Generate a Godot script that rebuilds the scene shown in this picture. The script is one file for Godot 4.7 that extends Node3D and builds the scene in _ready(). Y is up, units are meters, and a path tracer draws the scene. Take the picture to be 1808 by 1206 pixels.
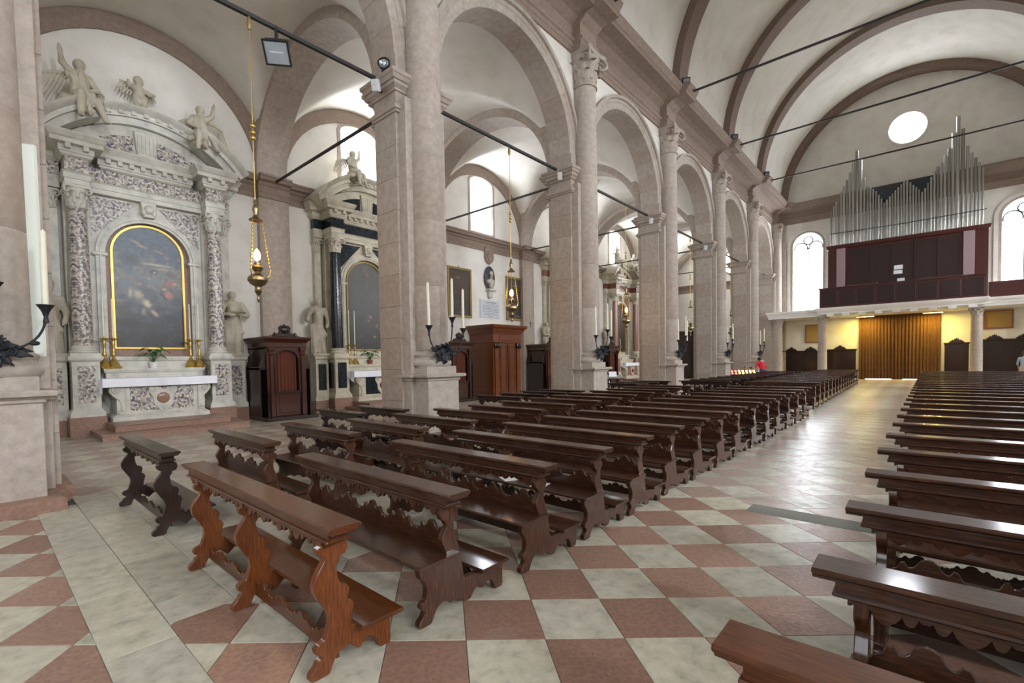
extends Node3D
# A three-aisled church seen from the crossing towards the organ loft. y up, metres; the nave runs along -z, its axis is x = XC.

const XC := -1.0          # nave axis
const BAY := 6.89         # bay length
const PZ := -0.11         # z of pier 0
const WX := -17.0         # outer wall of the left aisle
const ZW := -42.0         # entrance wall
const ZE := 9.0           # wall behind the camera
const SPRING := 8.15      # springing of the arcade and aisle arches
const DAY := 13.0           # daylight of the windows
const EXPOSURE := 1.34
var M := {}
var taken := {}
var cache := {}
var rng := RandomNumberGenerator.new()


func _ready() -> void:
	rng.seed = 7
	# camera: level with a standing person, turned left of the nave axis, lens shifted up a little
	var cam := Camera3D.new()
	cam.name = "camera"
	cam.position = V(0, 1.75, 0)
	cam.rotation_order = EULER_ORDER_YXZ
	cam.rotation_degrees = V(-1.8607, 41.094, -0.974)
	cam.projection = Camera3D.PROJECTION_FRUSTUM
	cam.near = 0.05
	cam.far = 300.0
	cam.size = 1206.0 / 830.47 * 0.05
	cam.frustum_offset = Vector2(0, (664.3 - 603.0) / 830.47 * 0.05)
	cam.current = true
	add_child(cam)
	var env := Environment.new()
	env.background_mode = Environment.BG_COLOR
	env.background_color = Color("#dfe8f2")
	env.tonemap_mode = Environment.TONE_MAPPER_LINEAR
	env.tonemap_exposure = EXPOSURE
	env.sdfgi_enabled = true
	env.ssao_enabled = true
	env.ssil_enabled = true
	var we := WorldEnvironment.new()
	we.name = "environment"
	we.environment = env
	add_child(we)
	make_materials()
	# structure
	paving()
	for k in range(-1, 7):
		make_pier("stone_pier", V(-8.84, 0, PZ - BAY * k), PI / 2, ["stone pier of the left arcade behind the camera", "big foreground pier at the left edge with a white loudspeaker", "pinkish stone pier beside the black-columned altar, second on the left", "third stone pier of the left arcade", "fourth stone pier of the left arcade", "fifth stone pier of the left arcade", "sixth stone pier, behind the people in red", "last half pier of the left arcade at the entrance wall"][k + 1])
	for k in range(-1, 7):
		make_pier("stone_pier", V(6.84, 0, PZ - BAY * k), -PI / 2, "pier of the right arcade outside the view")
	arcade("left", -8.84, PI / 2, -2, 6)
	arcade("right", 6.84, -PI / 2, -2, 6)
	aisle("left", WX, PI / 2, -2, 6, [-1, 1, 2, 3, 4, 5])
	aisle("right", 15.0, -PI / 2, -2, 6, [-1, 0, 1, 2, 3, 4, 5])
	back_wall()
	front_wall()
	nave_vault()
	# things
	all_pews()
	all_altars()
	confessional(-6.68, "dark red-brown confessional with curtain, left of the black-columned altar", "wood")
	confessional(-14.3, "dark confessional with openwork crest left of the tall cabinet", "wood_dark")
	confessional(-21.2, "dark confessional right of the tall cabinet, with brown curtain", "wood_dark")
	confessional(-28.0, "dark confessional with pale crest near the red-columned altar", "wood_dark")
	cabinet()
	wall_pieces()
	gallery()
	tie_rods()
	floodlight()
	column_speaker()
	hanging_lamp(-9.25, -3.52, "lit brass sanctuary lamp hanging before the speckled altar", true)
	hanging_lamp(-9.25, -10.65, "lit brass sanctuary lamp hanging before the framed paintings", true)
	hanging_lamp(-9.25, -17.88, "lit copper sanctuary lamp hanging before the red-columned altar", true)
	hanging_lamp(-9.25, -25.05, "unlit sanctuary lamp hanging between the fourth and fifth piers", false)
	hanging_lamp(-9.25, -32.0, "unlit sanctuary lamp hanging in the last but one arch", false)
	for e in [[0, "the foreground pier at the left edge"], [1, "the middle pier beside the black columns"], [2, "the third pier"], [3, "the fourth pier"], [4, "the fifth pier"], [5, "the sixth pier"]]:
		candle_bracket(PZ - BAY * e[0], e[1])
	small_things()
	all_people()


class MB:
	# collects faces (counter-clockwise seen from outside) and writes them the way Godot wants them
	var v := PackedVector3Array()
	var n := PackedVector3Array()
	var c := PackedColorArray()
	var uv := PackedVector2Array()
	var ix := PackedInt32Array()
	var xf := Transform3D()

	func tri(a: Vector3, b: Vector3, d: Vector3) -> void:
		a = xf * a; b = xf * b; d = xf * d
		var k := (b - a).cross(d - a)
		if k.length_squared() < 1e-18:
			return
		k = k.normalized()
		var s := v.size()
		v.append(a); v.append(b); v.append(d)
		n.append(k); n.append(k); n.append(k)
		ix.append(s); ix.append(s + 2); ix.append(s + 1)

	func quad(a: Vector3, b: Vector3, d: Vector3, e: Vector3) -> void:
		tri(a, b, d)
		tri(a, d, e)

	func squad(p: Array, q: Array) -> void:   # quad with its own normals
		var s := v.size()
		var nb := xf.basis.inverse().transposed()
		for i in 4:
			v.append(xf * p[i])
			n.append((nb * q[i]).normalized())
		ix.append(s); ix.append(s + 2); ix.append(s + 1)
		ix.append(s); ix.append(s + 3); ix.append(s + 2)

	func box(lo: Vector3, hi: Vector3, ch := 0.0) -> void:
		if ch > 0.0:
			var e := ch
			var pts := PackedVector2Array([Vector2(lo.x + e, lo.y), Vector2(hi.x - e, lo.y), Vector2(hi.x, lo.y + e), Vector2(hi.x, hi.y - e), Vector2(hi.x - e, hi.y), Vector2(lo.x + e, hi.y), Vector2(lo.x, hi.y - e), Vector2(lo.x, lo.y + e)])
			extrude(pts, lo.z, hi.z, ch, 0.0)
			return
		var p := []
		for i in 8:
			p.append(Vector3(hi.x if i & 1 else lo.x, hi.y if i & 2 else lo.y, hi.z if i & 4 else lo.z))
		quad(p[4], p[5], p[7], p[6]); quad(p[1], p[0], p[2], p[3])
		quad(p[5], p[1], p[3], p[7]); quad(p[0], p[4], p[6], p[2])
		quad(p[6], p[7], p[3], p[2]); quad(p[0], p[1], p[5], p[4])

	func extrude(poly: PackedVector2Array, z0: float, z1: float, ch := 0.0, smooth := 0.7) -> void:
		# polygon in xy, drawn out along z; ch chamfers the rims; sides whose turn is under acos(smooth) are smoothed
		var p := poly
		var area := 0.0
		for i in p.size():
			area += p[i].cross(p[(i + 1) % p.size()])
		if area < 0.0:
			p = p.duplicate(); p.reverse()
		var m := p.size()
		var nr := PackedVector2Array()
		for i in m:
			var d := (p[(i + 1) % m] - p[i]).normalized()
			nr.append(Vector2(d.y, -d.x))
		var inner := p
		if ch > 0.0:
			inner = PackedVector2Array()
			for i in m:
				var a := nr[(i + m - 1) % m]
				var b := nr[i]
				var h := a + b
				var l := h.length_squared()
				inner.append(p[i] - (h * (2.0 / l) * ch if l > 0.6 else b * ch))
		for i in m:
			var j := (i + 1) % m
			var na := nr[i]
			var nb := nr[i]
			if smooth > 0.0:
				var pa := nr[(i + m - 1) % m]
				var pb := nr[j]
				if pa.dot(nr[i]) > smooth:
					na = (pa + nr[i]).normalized()
				if pb.dot(nr[i]) > smooth:
					nb = (pb + nr[i]).normalized()
			var a3 := Vector3(na.x, na.y, 0)
			var b3 := Vector3(nb.x, nb.y, 0)
			squad([Vector3(p[i].x, p[i].y, z0 + ch), Vector3(p[j].x, p[j].y, z0 + ch), Vector3(p[j].x, p[j].y, z1 - ch), Vector3(p[i].x, p[i].y, z1 - ch)], [a3, b3, b3, a3])
			if ch > 0.0:
				quad(Vector3(p[i].x, p[i].y, z1 - ch), Vector3(p[j].x, p[j].y, z1 - ch), Vector3(inner[j].x, inner[j].y, z1), Vector3(inner[i].x, inner[i].y, z1))
				quad(Vector3(p[j].x, p[j].y, z0 + ch), Vector3(p[i].x, p[i].y, z0 + ch), Vector3(inner[i].x, inner[i].y, z0), Vector3(inner[j].x, inner[j].y, z0))
		var t := Geometry2D.triangulate_polygon(inner)
		if t.is_empty():
			t = Geometry2D.triangulate_polygon(p)
			inner = p
		for k in range(0, t.size(), 3):
			var a := inner[t[k]]
			var b := inner[t[k + 1]]
			var d := inner[t[k + 2]]
			if (b - a).cross(d - a) < 0:
				var e := b
				b = d; d = e
			tri(Vector3(a.x, a.y, z1), Vector3(b.x, b.y, z1), Vector3(d.x, d.y, z1))
			tri(Vector3(a.x, a.y, z0), Vector3(d.x, d.y, z0), Vector3(b.x, b.y, z0))

	func stack(x0: float, x1: float, z0: float, z1: float, prof: Array, flat_back := false) -> void:
		# a rectangular body whose sides follow prof = [[overhang, y], ...] from below upwards
		var r := []
		for q in prof:
			var o: float = q[0]
			var k := 0.0 if flat_back else o
			r.append([Vector3(x0 - o, q[1], z1 + o), Vector3(x1 + o, q[1], z1 + o), Vector3(x1 + o, q[1], z0 - k), Vector3(x0 - o, q[1], z0 - k)])
		for k in r.size() - 1:
			for i in 4:
				var j := (i + 1) % 4
				quad(r[k][i], r[k][j], r[k + 1][j], r[k + 1][i])
		var t: Array = r[r.size() - 1]
		quad(t[0], t[1], t[2], t[3])
		quad(r[0][3], r[0][2], r[0][1], r[0][0])

	func lathe(prof: Array, a0 := 0.0, a1 := TAU, seg := 16, crease := 0.75, closed := false) -> void:
		# prof = [[radius, y], ...] from below upwards, turned about y
		var m := prof.size()
		var last := m if closed else m - 1
		var ns := []
		for i in last:
			var p: Array = prof[i]
			var q: Array = prof[(i + 1) % m]
			var d := Vector2(q[0] - p[0], q[1] - p[1]).normalized()
			ns.append(Vector2(d.y, -d.x))
		for i in last:
			var p: Array = prof[i]
			var q: Array = prof[(i + 1) % m]
			var na: Vector2 = ns[i]
			var nb: Vector2 = ns[i]
			if i > 0 or closed:
				var o: Vector2 = ns[(i + last - 1) % last]
				if o.dot(ns[i]) > crease:
					na = (o + ns[i]).normalized()
			if i < last - 1 or closed:
				var o: Vector2 = ns[(i + 1) % last]
				if o.dot(ns[i]) > crease:
					nb = (o + ns[i]).normalized()
			for s in seg:
				var t := a0 + (a1 - a0) * s / seg
				var u := a0 + (a1 - a0) * (s + 1) / seg
				var ct := cos(t); var st := -sin(t)
				var cu := cos(u); var su := -sin(u)
				squad([Vector3(p[0] * ct, p[1], p[0] * st), Vector3(p[0] * cu, p[1], p[0] * su), Vector3(q[0] * cu, q[1], q[0] * su), Vector3(q[0] * ct, q[1], q[0] * st)],
					[Vector3(na.x * ct, na.y, na.x * st), Vector3(na.x * cu, na.y, na.x * su), Vector3(nb.x * cu, nb.y, nb.x * su), Vector3(nb.x * ct, nb.y, nb.x * st)])
		if closed and a1 - a0 < TAU - 0.01:
			var poly := PackedVector2Array()
			for p in prof:
				poly.append(Vector2(p[0], p[1]))
			var t := Geometry2D.triangulate_polygon(poly)
			for e in [a0, a1]:
				var ct := cos(e); var st := -sin(e)
				for k in range(0, t.size(), 3):
					var g := []
					for h in 3:
						g.append(Vector3(poly[t[k + h]].x * ct, poly[t[k + h]].y, poly[t[k + h]].x * st))
					if e == a0:
						tri(g[0], g[1], g[2])
					else:
						tri(g[0], g[2], g[1])

	func tube(path: Array, rad, seg := 8, closed := false) -> void:
		# a round bar along path; rad is a number or one number for each point
		var rings := []
		var nrm := []
		var up := Vector3(0.123, 0.97, 0.2)
		for i in path.size():
			var d: Vector3 = (path[mini(i + 1, path.size() - 1)] - path[maxi(i - 1, 0)]).normalized()
			var s := d.cross(up)
			if s.length() < 0.05:
				s = d.cross(Vector3.RIGHT)
			s = s.normalized()
			var w := s.cross(d).normalized()
			up = w
			var r: float = rad[i] if rad is Array else rad
			var ring := []
			var nn := []
			for k in seg:
				var a := TAU * k / seg
				var q := s * cos(a) - w * sin(a)
				ring.append(path[i] + q * r)
				nn.append(q)
			rings.append(ring); nrm.append(nn)
		for i in path.size() - 1:
			for k in seg:
				var j := (k + 1) % seg
				squad([rings[i][k], rings[i][j], rings[i + 1][j], rings[i + 1][k]], [nrm[i][k], nrm[i][j], nrm[i + 1][j], nrm[i + 1][k]])
		for e in [0, path.size() - 1]:
			for k in range(1, seg - 1):
				if e == 0:
					tri(rings[e][0], rings[e][k + 1], rings[e][k])
				else:
					tri(rings[e][0], rings[e][k], rings[e][k + 1])

	func ball(at: Vector3, r: Vector3, seg := 12, rows := 8) -> void:
		var keep := xf
		xf = xf * Transform3D(Basis.from_scale(r), at)
		var prof := []
		for i in rows + 1:
			var a := -PI / 2 + PI * i / rows
			prof.append([cos(a), sin(a)])
		lathe(prof, 0.0, TAU, seg, 0.2)
		xf = keep

	func grid(g: Array) -> void:
		# a smooth sheet through rows of points
		var s := v.size()
		var w: int = g[0].size()
		for row in g:
			for p in row:
				v.append(xf * p)
				n.append(Vector3.ZERO)
		for i in g.size() - 1:
			for j in w - 1:
				var a := s + i * w + j
				for f in [[a, a + 1, a + w + 1], [a, a + w + 1, a + w]]:
					var k := (v[f[1]] - v[f[0]]).cross(v[f[2]] - v[f[0]])
					for q in f:
						n[q] += k
					ix.append(f[0]); ix.append(f[2]); ix.append(f[1])
		for i in range(s, v.size()):
			n[i] = n[i].normalized()

	func mesh() -> ArrayMesh:
		var a := []
		a.resize(Mesh.ARRAY_MAX)
		a[Mesh.ARRAY_VERTEX] = v
		a[Mesh.ARRAY_NORMAL] = n
		a[Mesh.ARRAY_INDEX] = ix
		if c.size() == v.size() and c.size() > 0:
			a[Mesh.ARRAY_COLOR] = c
		if uv.size() == v.size() and uv.size() > 0:
			a[Mesh.ARRAY_TEX_UV] = uv
		var m := ArrayMesh.new()
		if v.size():
			m.add_surface_from_arrays(Mesh.PRIMITIVE_TRIANGLES, a)
		return m


func numbered(called: String) -> String:
	var k: int = taken.get(called, 0)
	taken[called] = k + 1
	return called if k == 0 else "%s_%03d" % [called, k]


func tag(o, label: String, category: String, group := ""):
	o.set_meta("label", label)
	o.set_meta("category", category)
	if group:
		o.set_meta("group", group)
	return o


func thing(called: String, label: String, category: String, at := Vector3.ZERO, turn := 0.0, group := "") -> Node3D:
	var o := Node3D.new()
	o.name = numbered(called)
	add_child(o)
	o.position = at
	o.rotation.y = turn
	tag(o, label, category, group)
	return o


func struct(called: String, at := Vector3.ZERO, turn := 0.0, label := "") -> Node3D:
	var o := Node3D.new()
	o.name = called if called.ends_with("1") or not taken.has(called) else numbered(called)
	taken[called] = taken.get(called, 0) + 1
	add_child(o)
	o.position = at
	o.rotation.y = turn
	o.set_meta("kind", "structure")
	if label:
		o.set_meta("label", label)
	return o


func part(called: String, src, m, parent: Node, at := Transform3D()) -> MeshInstance3D:
	var o := MeshInstance3D.new()
	o.name = called
	o.mesh = src.mesh() if src is MB else src
	o.material_override = null
	for i in o.mesh.get_surface_count():
		o.set_surface_override_material(i, m)
	o.transform = at
	parent.add_child(o, true)
	return o


func solo(called: String, src, m, label: String, category: String, at := Transform3D(), group := "") -> MeshInstance3D:
	var o := MeshInstance3D.new()
	o.name = numbered(called)
	o.mesh = src.mesh() if src is MB else src
	for i in o.mesh.get_surface_count():
		o.set_surface_override_material(i, m)
	o.transform = at
	add_child(o)
	return tag(o, label, category, group)


func copy(o: Node3D, base: String, at: Vector3, turn: float, label: String, group := "") -> Node3D:
	var c: Node3D = o.duplicate()
	c.name = numbered(base)
	add_child(c)
	c.position = at
	c.rotation.y = turn
	c.set_meta("label", label)
	if group:
		c.set_meta("group", group)
	return c


func mb() -> MB:
	return MB.new()


func V(x: float, y: float, z: float) -> Vector3:
	return Vector3(x, y, z)


func ring_x(prof: Array, at: Vector3, a0: float, a1: float, seg: int, ys := 1.0) -> MB:
	# an arch turned about the x axis: prof = [[radius, x], ...] closed; the angle runs from +z over the crown to -z
	var b := mb()
	b.xf = Transform3D(Basis(Vector3(0, 0, 1), Vector3(-1, 0, 0), Vector3(0, -1, 0)), Vector3.ZERO)
	var turned := []
	for p in prof:
		turned.push_front([p[0], -p[1]])
	b.lathe(turned, a0, a1, seg, 0.75, true)
	var t := Transform3D(Basis.from_scale(Vector3(1, ys, 1)), at)
	for i in b.v.size():
		b.v[i] = t * b.v[i]
		b.n[i] = (Basis.from_scale(Vector3(1, 1.0 / ys, 1)) * b.n[i]).normalized()
	return b


func ring_z(prof: Array, at: Vector3, a0: float, a1: float, seg: int, ys := 1.0) -> MB:
	# the same about the z axis: prof = [[radius, z], ...]; the angle runs from +x over the crown to -x
	var b := mb()
	b.xf = Transform3D(Basis(Vector3(1, 0, 0), Vector3(0, 0, 1), Vector3(0, -1, 0)), Vector3.ZERO)
	b.lathe(prof, a0, a1, seg, 0.75, true)
	var t := Transform3D(Basis.from_scale(Vector3(1, ys, 1)), at)
	for i in b.v.size():
		b.v[i] = t * b.v[i]
		b.n[i] = (Basis.from_scale(Vector3(1, 1.0 / ys, 1)) * b.n[i]).normalized()
	return b


func band(r0: float, r1: float, w0: float, w1: float) -> Array:
	return [[r0, w0], [r1, w0], [r1, w1], [r0, w1]]


func arc(cx: float, cy: float, r: float, a0: float, a1: float, seg: int) -> PackedVector2Array:
	var p := PackedVector2Array()
	for i in seg + 1:
		var a := a0 + (a1 - a0) * i / seg
		p.append(Vector2(cx + r * cos(a), cy + r * sin(a)))
	return p


func arched(xc: float, half: float, sill: float, spring: float, seg := 14, ys := 1.0) -> PackedVector2Array:
	# outline of a round-headed opening, from the sill on the right, counter-clockwise
	var p := PackedVector2Array([Vector2(xc + half, sill)])
	for i in seg + 1:
		var a := PI * i / seg
		p.append(Vector2(xc + half * cos(a), spring + half * ys * sin(a)))
	p.append(Vector2(xc - half, sill))
	return p


func holed(b: MB, x0: float, y0: float, x1: float, y1: float, hole: PackedVector2Array, z0: float, z1: float) -> void:
	# a rectangular panel with one opening, made of a left and a right piece that meet at the middle of the opening
	var lo := hole[0]
	var hi := hole[0]
	for p in hole:
		lo = lo.min(p)
		hi = hi.max(p)
	var xm := (lo.x + hi.x) / 2
	for side in [Rect2(x0, y0 - 1, xm - x0, y1 - y0 + 2), Rect2(xm, y0 - 1, x1 - xm, y1 - y0 + 2)]:
		var r: Rect2 = side
		var half := PackedVector2Array([Vector2(r.position.x, y0), Vector2(r.end.x, y0), Vector2(r.end.x, y1), Vector2(r.position.x, y1)])
		for q in Geometry2D.clip_polygons(half, hole):
			b.extrude(q, z0, z1, 0.0, 0.85)


func grow(p: PackedVector2Array, d: float) -> PackedVector2Array:
	return Geometry2D.offset_polygon(p, d, Geometry2D.JOIN_MITER)[0]


func frame_of(b: MB, hole: PackedVector2Array, d: float, z0: float, z1: float) -> void:
	# a moulded border round an opening
	var o := grow(hole, d)
	var lo := o[0]
	var hi := o[0]
	for p in o:
		lo = lo.min(p)
		hi = hi.max(p)
	var xm := (lo.x + hi.x) / 2
	for sgn in [-1, 1]:
		var half := PackedVector2Array([Vector2(xm, lo.y - 1), Vector2(xm + sgn * 50.0, lo.y - 1), Vector2(xm + sgn * 50.0, hi.y + 1), Vector2(xm, hi.y + 1)])
		for q in Geometry2D.intersect_polygons(o, half):
			for w in Geometry2D.clip_polygons(q, hole):
				b.extrude(w, z0, z1, 0.0, 0.85)


func nets(bones: Array, cell: float, k := 0.03, folds := 0.0, tint := []) -> MB:
	# one skin over tapered capsules [a, b, ra, rb(, colour index)] joined by a smooth minimum
	var lo := Vector3.INF
	var hi := -Vector3.INF
	for e in bones:
		var r: float = maxf(e[2], e[3]) + 2.5 * cell + k
		for q in 2:
			lo = lo.min(e[q] - Vector3.ONE * r)
			hi = hi.max(e[q] + Vector3.ONE * r)
	var nx := int((hi.x - lo.x) / cell) + 2
	var ny := int((hi.y - lo.y) / cell) + 2
	var nz := int((hi.z - lo.z) / cell) + 2
	var f := PackedFloat32Array()
	f.resize(nx * ny * nz)
	f.fill(9.0)
	var own := PackedInt32Array()
	var od := PackedFloat32Array()
	if tint.size():
		own.resize(f.size())
		od.resize(f.size())
		od.fill(99.0)
	for e in bones:
		var a: Vector3 = e[0]
		var b: Vector3 = e[1]
		var ra: float = e[2]
		var rb: float = e[3]
		var ab := b - a
		var l2 := maxf(ab.length_squared(), 1e-9)
		var m := maxf(ra, rb) + 2.2 * cell + k
		var p0 := ((a.min(b) - Vector3.ONE * m - lo) / cell).floor()
		var p1 := ((a.max(b) + Vector3.ONE * m - lo) / cell).ceil()
		for z in range(maxi(0, int(p0.z)), mini(nz - 1, int(p1.z)) + 1):
			for y in range(maxi(0, int(p0.y)), mini(ny - 1, int(p1.y)) + 1):
				var at := (z * ny + y) * nx
				for x in range(maxi(0, int(p0.x)), mini(nx - 1, int(p1.x)) + 1):
					var p := lo + Vector3(x, y, z) * cell
					var t := clampf((p - a).dot(ab) / l2, 0.0, 1.0)
					var d := p.distance_to(a + ab * t) - ra - (rb - ra) * t
					if folds > 0.0 and e.size() > 5:
						d += folds * sin(e[5] * (p.x + 0.6 * p.z) + 3.0 * p.y) + 0.5 * folds * sin(e[5] * 1.7 * (p.z - 0.4 * p.x) - 5.0 * p.y)
					var w := f[at + x]
					var h := clampf(0.5 + 0.5 * (w - d) / k, 0.0, 1.0)
					f[at + x] = lerpf(w, d, h) - k * h * (1.0 - h)
					if tint.size() and d < od[at + x]:
						od[at + x] = d
						own[at + x] = e[4]
	var out := mb()
	var id := {}
	var sxy := nx
	var sz := nx * ny
	for z in nz - 1:
		for y in ny - 1:
			for x in nx - 1:
				var o := (z * ny + y) * nx + x
				var mask := 0
				for q in 8:
					if f[o + (q & 1) + (sxy if q & 2 else 0) + (sz if q & 4 else 0)] < 0.0:
						mask += 1
				if mask == 0 or mask == 8:
					continue
				var sum := Vector3.ZERO
				var cnt := 0
				for q in 8:
					var fq := f[o + (q & 1) + (sxy if q & 2 else 0) + (sz if q & 4 else 0)]
					for ax in 3:
						var bit := 1 << ax
						if q & bit:
							continue
						var r := q | bit
						var fr := f[o + (r & 1) + (sxy if r & 2 else 0) + (sz if r & 4 else 0)]
						if (fq < 0.0) != (fr < 0.0):
							var t := fq / (fq - fr)
							var p := Vector3(q & 1, (q >> 1) & 1, (q >> 2) & 1)
							p[ax] = t
							sum += p
							cnt += 1
				id[o] = out.v.size()
				out.v.append(lo + (Vector3(x, y, z) + sum / cnt) * cell)
				out.n.append(Vector3.ZERO)
				if tint.size():
					out.c.append(tint[own[o]])
	for o in id:
		var x: int = o % nx
		var y: int = (o / nx) % ny
		var z: int = o / sz
		if x == 0 or y == 0 or z == 0:
			continue
		for ax in 3:
			var step: int = [1, sxy, sz][ax]
			var s1: int = [sxy, sz, 1][ax]
			var s2: int = [sz, 1, sxy][ax]
			var inside := f[o] < 0.0
			if inside == (f[o + step] < 0.0):
				continue
			if not (id.has(o - s1) and id.has(o - s2) and id.has(o - s1 - s2)):
				continue
			var q := [id[o - s1 - s2], id[o - s2], id[o], id[o - s1]]
			if not inside:
				q.reverse()
			for t in [[q[0], q[1], q[2]], [q[0], q[2], q[3]]]:
				var g := (out.v[t[1]] - out.v[t[0]]).cross(out.v[t[2]] - out.v[t[0]])
				for w in t:
					out.n[w] += g
				out.ix.append(t[0]); out.ix.append(t[2]); out.ix.append(t[1])
	for i in out.n.size():
		out.n[i] = out.n[i].normalized() if out.n[i].length() > 0 else Vector3.UP
	return out


# ---------------------------------------------------------------- materials
func noise(kind: int, freq: float, seed_: int, oct := 4, gain := 0.5) -> FastNoiseLite:
	var f := FastNoiseLite.new()
	f.noise_type = kind
	f.frequency = freq
	f.seed = seed_
	f.fractal_octaves = oct
	f.fractal_gain = gain
	return f


func tex(f: FastNoiseLite, cols: Array, size := 512) -> NoiseTexture2D:
	# cols = [[offset, colour], ...]
	var t := NoiseTexture2D.new()
	t.width = size
	t.height = size
	t.seamless = true
	t.noise = f
	var g := Gradient.new()
	var o := PackedFloat32Array()
	var c := PackedColorArray()
	for e in cols:
		o.append(e[0])
		c.append(Color(e[1]))
	g.offsets = o
	g.colors = c
	t.color_ramp = g
	return t


func mat(called: String, col, rough: float, metal := 0.0, t: Texture2D = null, scale := 1.0, world := true, bump: Texture2D = null, cm := 0.0) -> StandardMaterial3D:
	var m := StandardMaterial3D.new()
	m.resource_name = called
	m.albedo_color = Color(col)
	m.roughness = rough
	m.metallic = metal
	if t or bump:
		m.uv1_triplanar = true
		m.uv1_world_triplanar = world
		m.uv1_scale = Vector3.ONE * scale
		m.uv1_triplanar_sharpness = 6.0
	if t:
		m.albedo_texture = t
	if bump:
		m.heightmap_enabled = true
		m.heightmap_texture = bump
		m.heightmap_scale = cm
	M[called] = m
	return m


func vary(from: String, called: String, col, shift := Vector3.ZERO) -> StandardMaterial3D:
	var m: StandardMaterial3D = M[from].duplicate()
	m.resource_name = called
	m.albedo_color = Color(col)
	m.uv1_offset = shift
	M[called] = m
	return m


func make_materials() -> void:
	var S := FastNoiseLite.TYPE_SIMPLEX_SMOOTH
	var P := FastNoiseLite.TYPE_PERLIN
	var stone_t := tex(noise(S, 0.012, 3, 7, 0.72), [[0.0, "#a4988f"], [0.3, "#b3a79e"], [0.55, "#bbb0a6"], [0.75, "#c3b8ae"], [1.0, "#ccc2b8"]], 1024)
	var grain := tex(noise(S, 0.06, 9, 5, 0.6), [[0.0, "#000000"], [1.0, "#ffffff"]], 512)
	var plaster_t := tex(noise(S, 0.006, 21, 6, 0.6), [[0.0, "#dbd6cc"], [0.45, "#e6e3dc"], [1.0, "#edebe6"]], 1024)
	mat("stone", "#eeeeea", 0.75, 0.0, stone_t, 0.35, true, grain, 0.12)
	vary("stone", "stone_b", "#f3f2ee", V(0.37, 0.11, 0.2))
	vary("stone", "stone_c", "#ebe8e3", V(0.71, 0.53, 0.6))
	vary("stone", "stone_d", "#e8e3dc", V(0.13, 0.83, 0.4))
	vary("stone", "stone_trim", "#c6b9af", V(0.2, 0.4, 0.1))
	vary("stone", "stone_rib", "#ad9c91", V(0.5, 0.2, 0.7))
	mat("plaster", "#faf9f6", 0.9, 0.0, plaster_t, 0.12, true, grain, 0.12)
	# floor
	var white_t := tex(noise(S, 0.01, 31, 6, 0.65), [[0.0, "#7f7f74"], [0.12, "#a09d90"], [0.4, "#b7b3a6"], [0.7, "#c2beb1"], [1.0, "#cfcbbe"]], 1024)
	var red_n := noise(FastNoiseLite.TYPE_CELLULAR, 0.03, 41, 3, 0.5)
	red_n.domain_warp_enabled = true
	red_n.domain_warp_amplitude = 45.0
	red_n.domain_warp_frequency = 0.02
	red_n.cellular_return_type = FastNoiseLite.RETURN_DISTANCE
	var red_t := tex(red_n, [[0.0, "#8f7668"], [0.35, "#9e8475"], [0.7, "#af9787"], [0.9, "#876e60"], [1.0, "#695346"]], 1024)
	var fl_rough := tex(noise(S, 0.02, 51, 4, 0.6), [[0.0, "#8c8c8c"], [0.6, "#b0b0b0"], [1.0, "#ffffff"]], 512)
	for e in [["tile_white", "#f6f5ee", V(0, 0, 0)], ["tile_white_b", "#e9e9df", V(0.33, 0, 0.41)], ["tile_white_c", "#fffdf2", V(0.71, 0, 0.13)]]:
		mat(e[0], e[1], 0.5, 0.0, white_t, 0.55, true, grain, 0.14)
		M[e[0]].uv1_offset = e[2]
	for e in [["tile_red", "#e6d8d0", V(0, 0, 0)], ["tile_red_b", "#d6c4bc", V(0.4, 0, 0.23)], ["tile_red_c", "#f2e2da", V(0.77, 0, 0.61)]]:
		mat(e[0], e[1], 0.5, 0.0, red_t, 0.8, true, grain, 0.12)
		M[e[0]].uv1_offset = e[2]
	var pale_sheen_t := tex(red_n, [[0.0, "#a3948a"], [0.35, "#aea096"], [0.7, "#b8aba0"], [0.9, "#9c8b80"], [1.0, "#86756a"]], 512)  # paler red tile: washed-out floor reflection put into the colour
	for e in [["tile_pale_sheen", "#efe6e0", V(0, 0, 0)], ["tile_pale_sheen_b", "#e6dad2", V(0.4, 0, 0.23)], ["tile_pale_sheen_c", "#f8f0ea", V(0.77, 0, 0.61)]]:
		mat(e[0], e[1], 0.5, 0.0, pale_sheen_t, 0.8, true, grain, 0.12)
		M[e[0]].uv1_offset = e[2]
	for k in ["tile_pale_sheen", "tile_pale_sheen_b", "tile_pale_sheen_c", "tile_white", "tile_white_b", "tile_white_c", "tile_red", "tile_red_b", "tile_red_c"]:
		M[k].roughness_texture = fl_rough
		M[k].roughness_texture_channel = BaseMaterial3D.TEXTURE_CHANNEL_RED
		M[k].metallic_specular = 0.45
	mat("joint", "#5a564c", 0.8)
	mat("granite", "#b2b2aa", 0.6, 0.0, tex(noise(P, 0.2, 61, 2, 0.5), [[0.0, "#5c5c58"], [0.5, "#a5a59e"], [1.0, "#d9d8d0"]], 256), 2.0, true)
	mat("step_red", "#e2d0c6", 0.4, 0.0, red_t, 0.5, true, grain, 0.05)
	# woods: the grain is stretched along the long axis of what is made of it
	var wood_t := tex(noise(S, 0.02, 71, 5, 0.6), [[0.0, "#1c1008"], [0.3, "#361f10"], [0.55, "#472a16"], [0.8, "#5a371e"], [1.0, "#724928"]], 512)
	var wood_lt := tex(noise(S, 0.02, 72, 5, 0.6), [[0.0, "#5a3515"], [0.35, "#74461d"], [0.6, "#835022"], [1.0, "#9a642c"]], 512)
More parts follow.
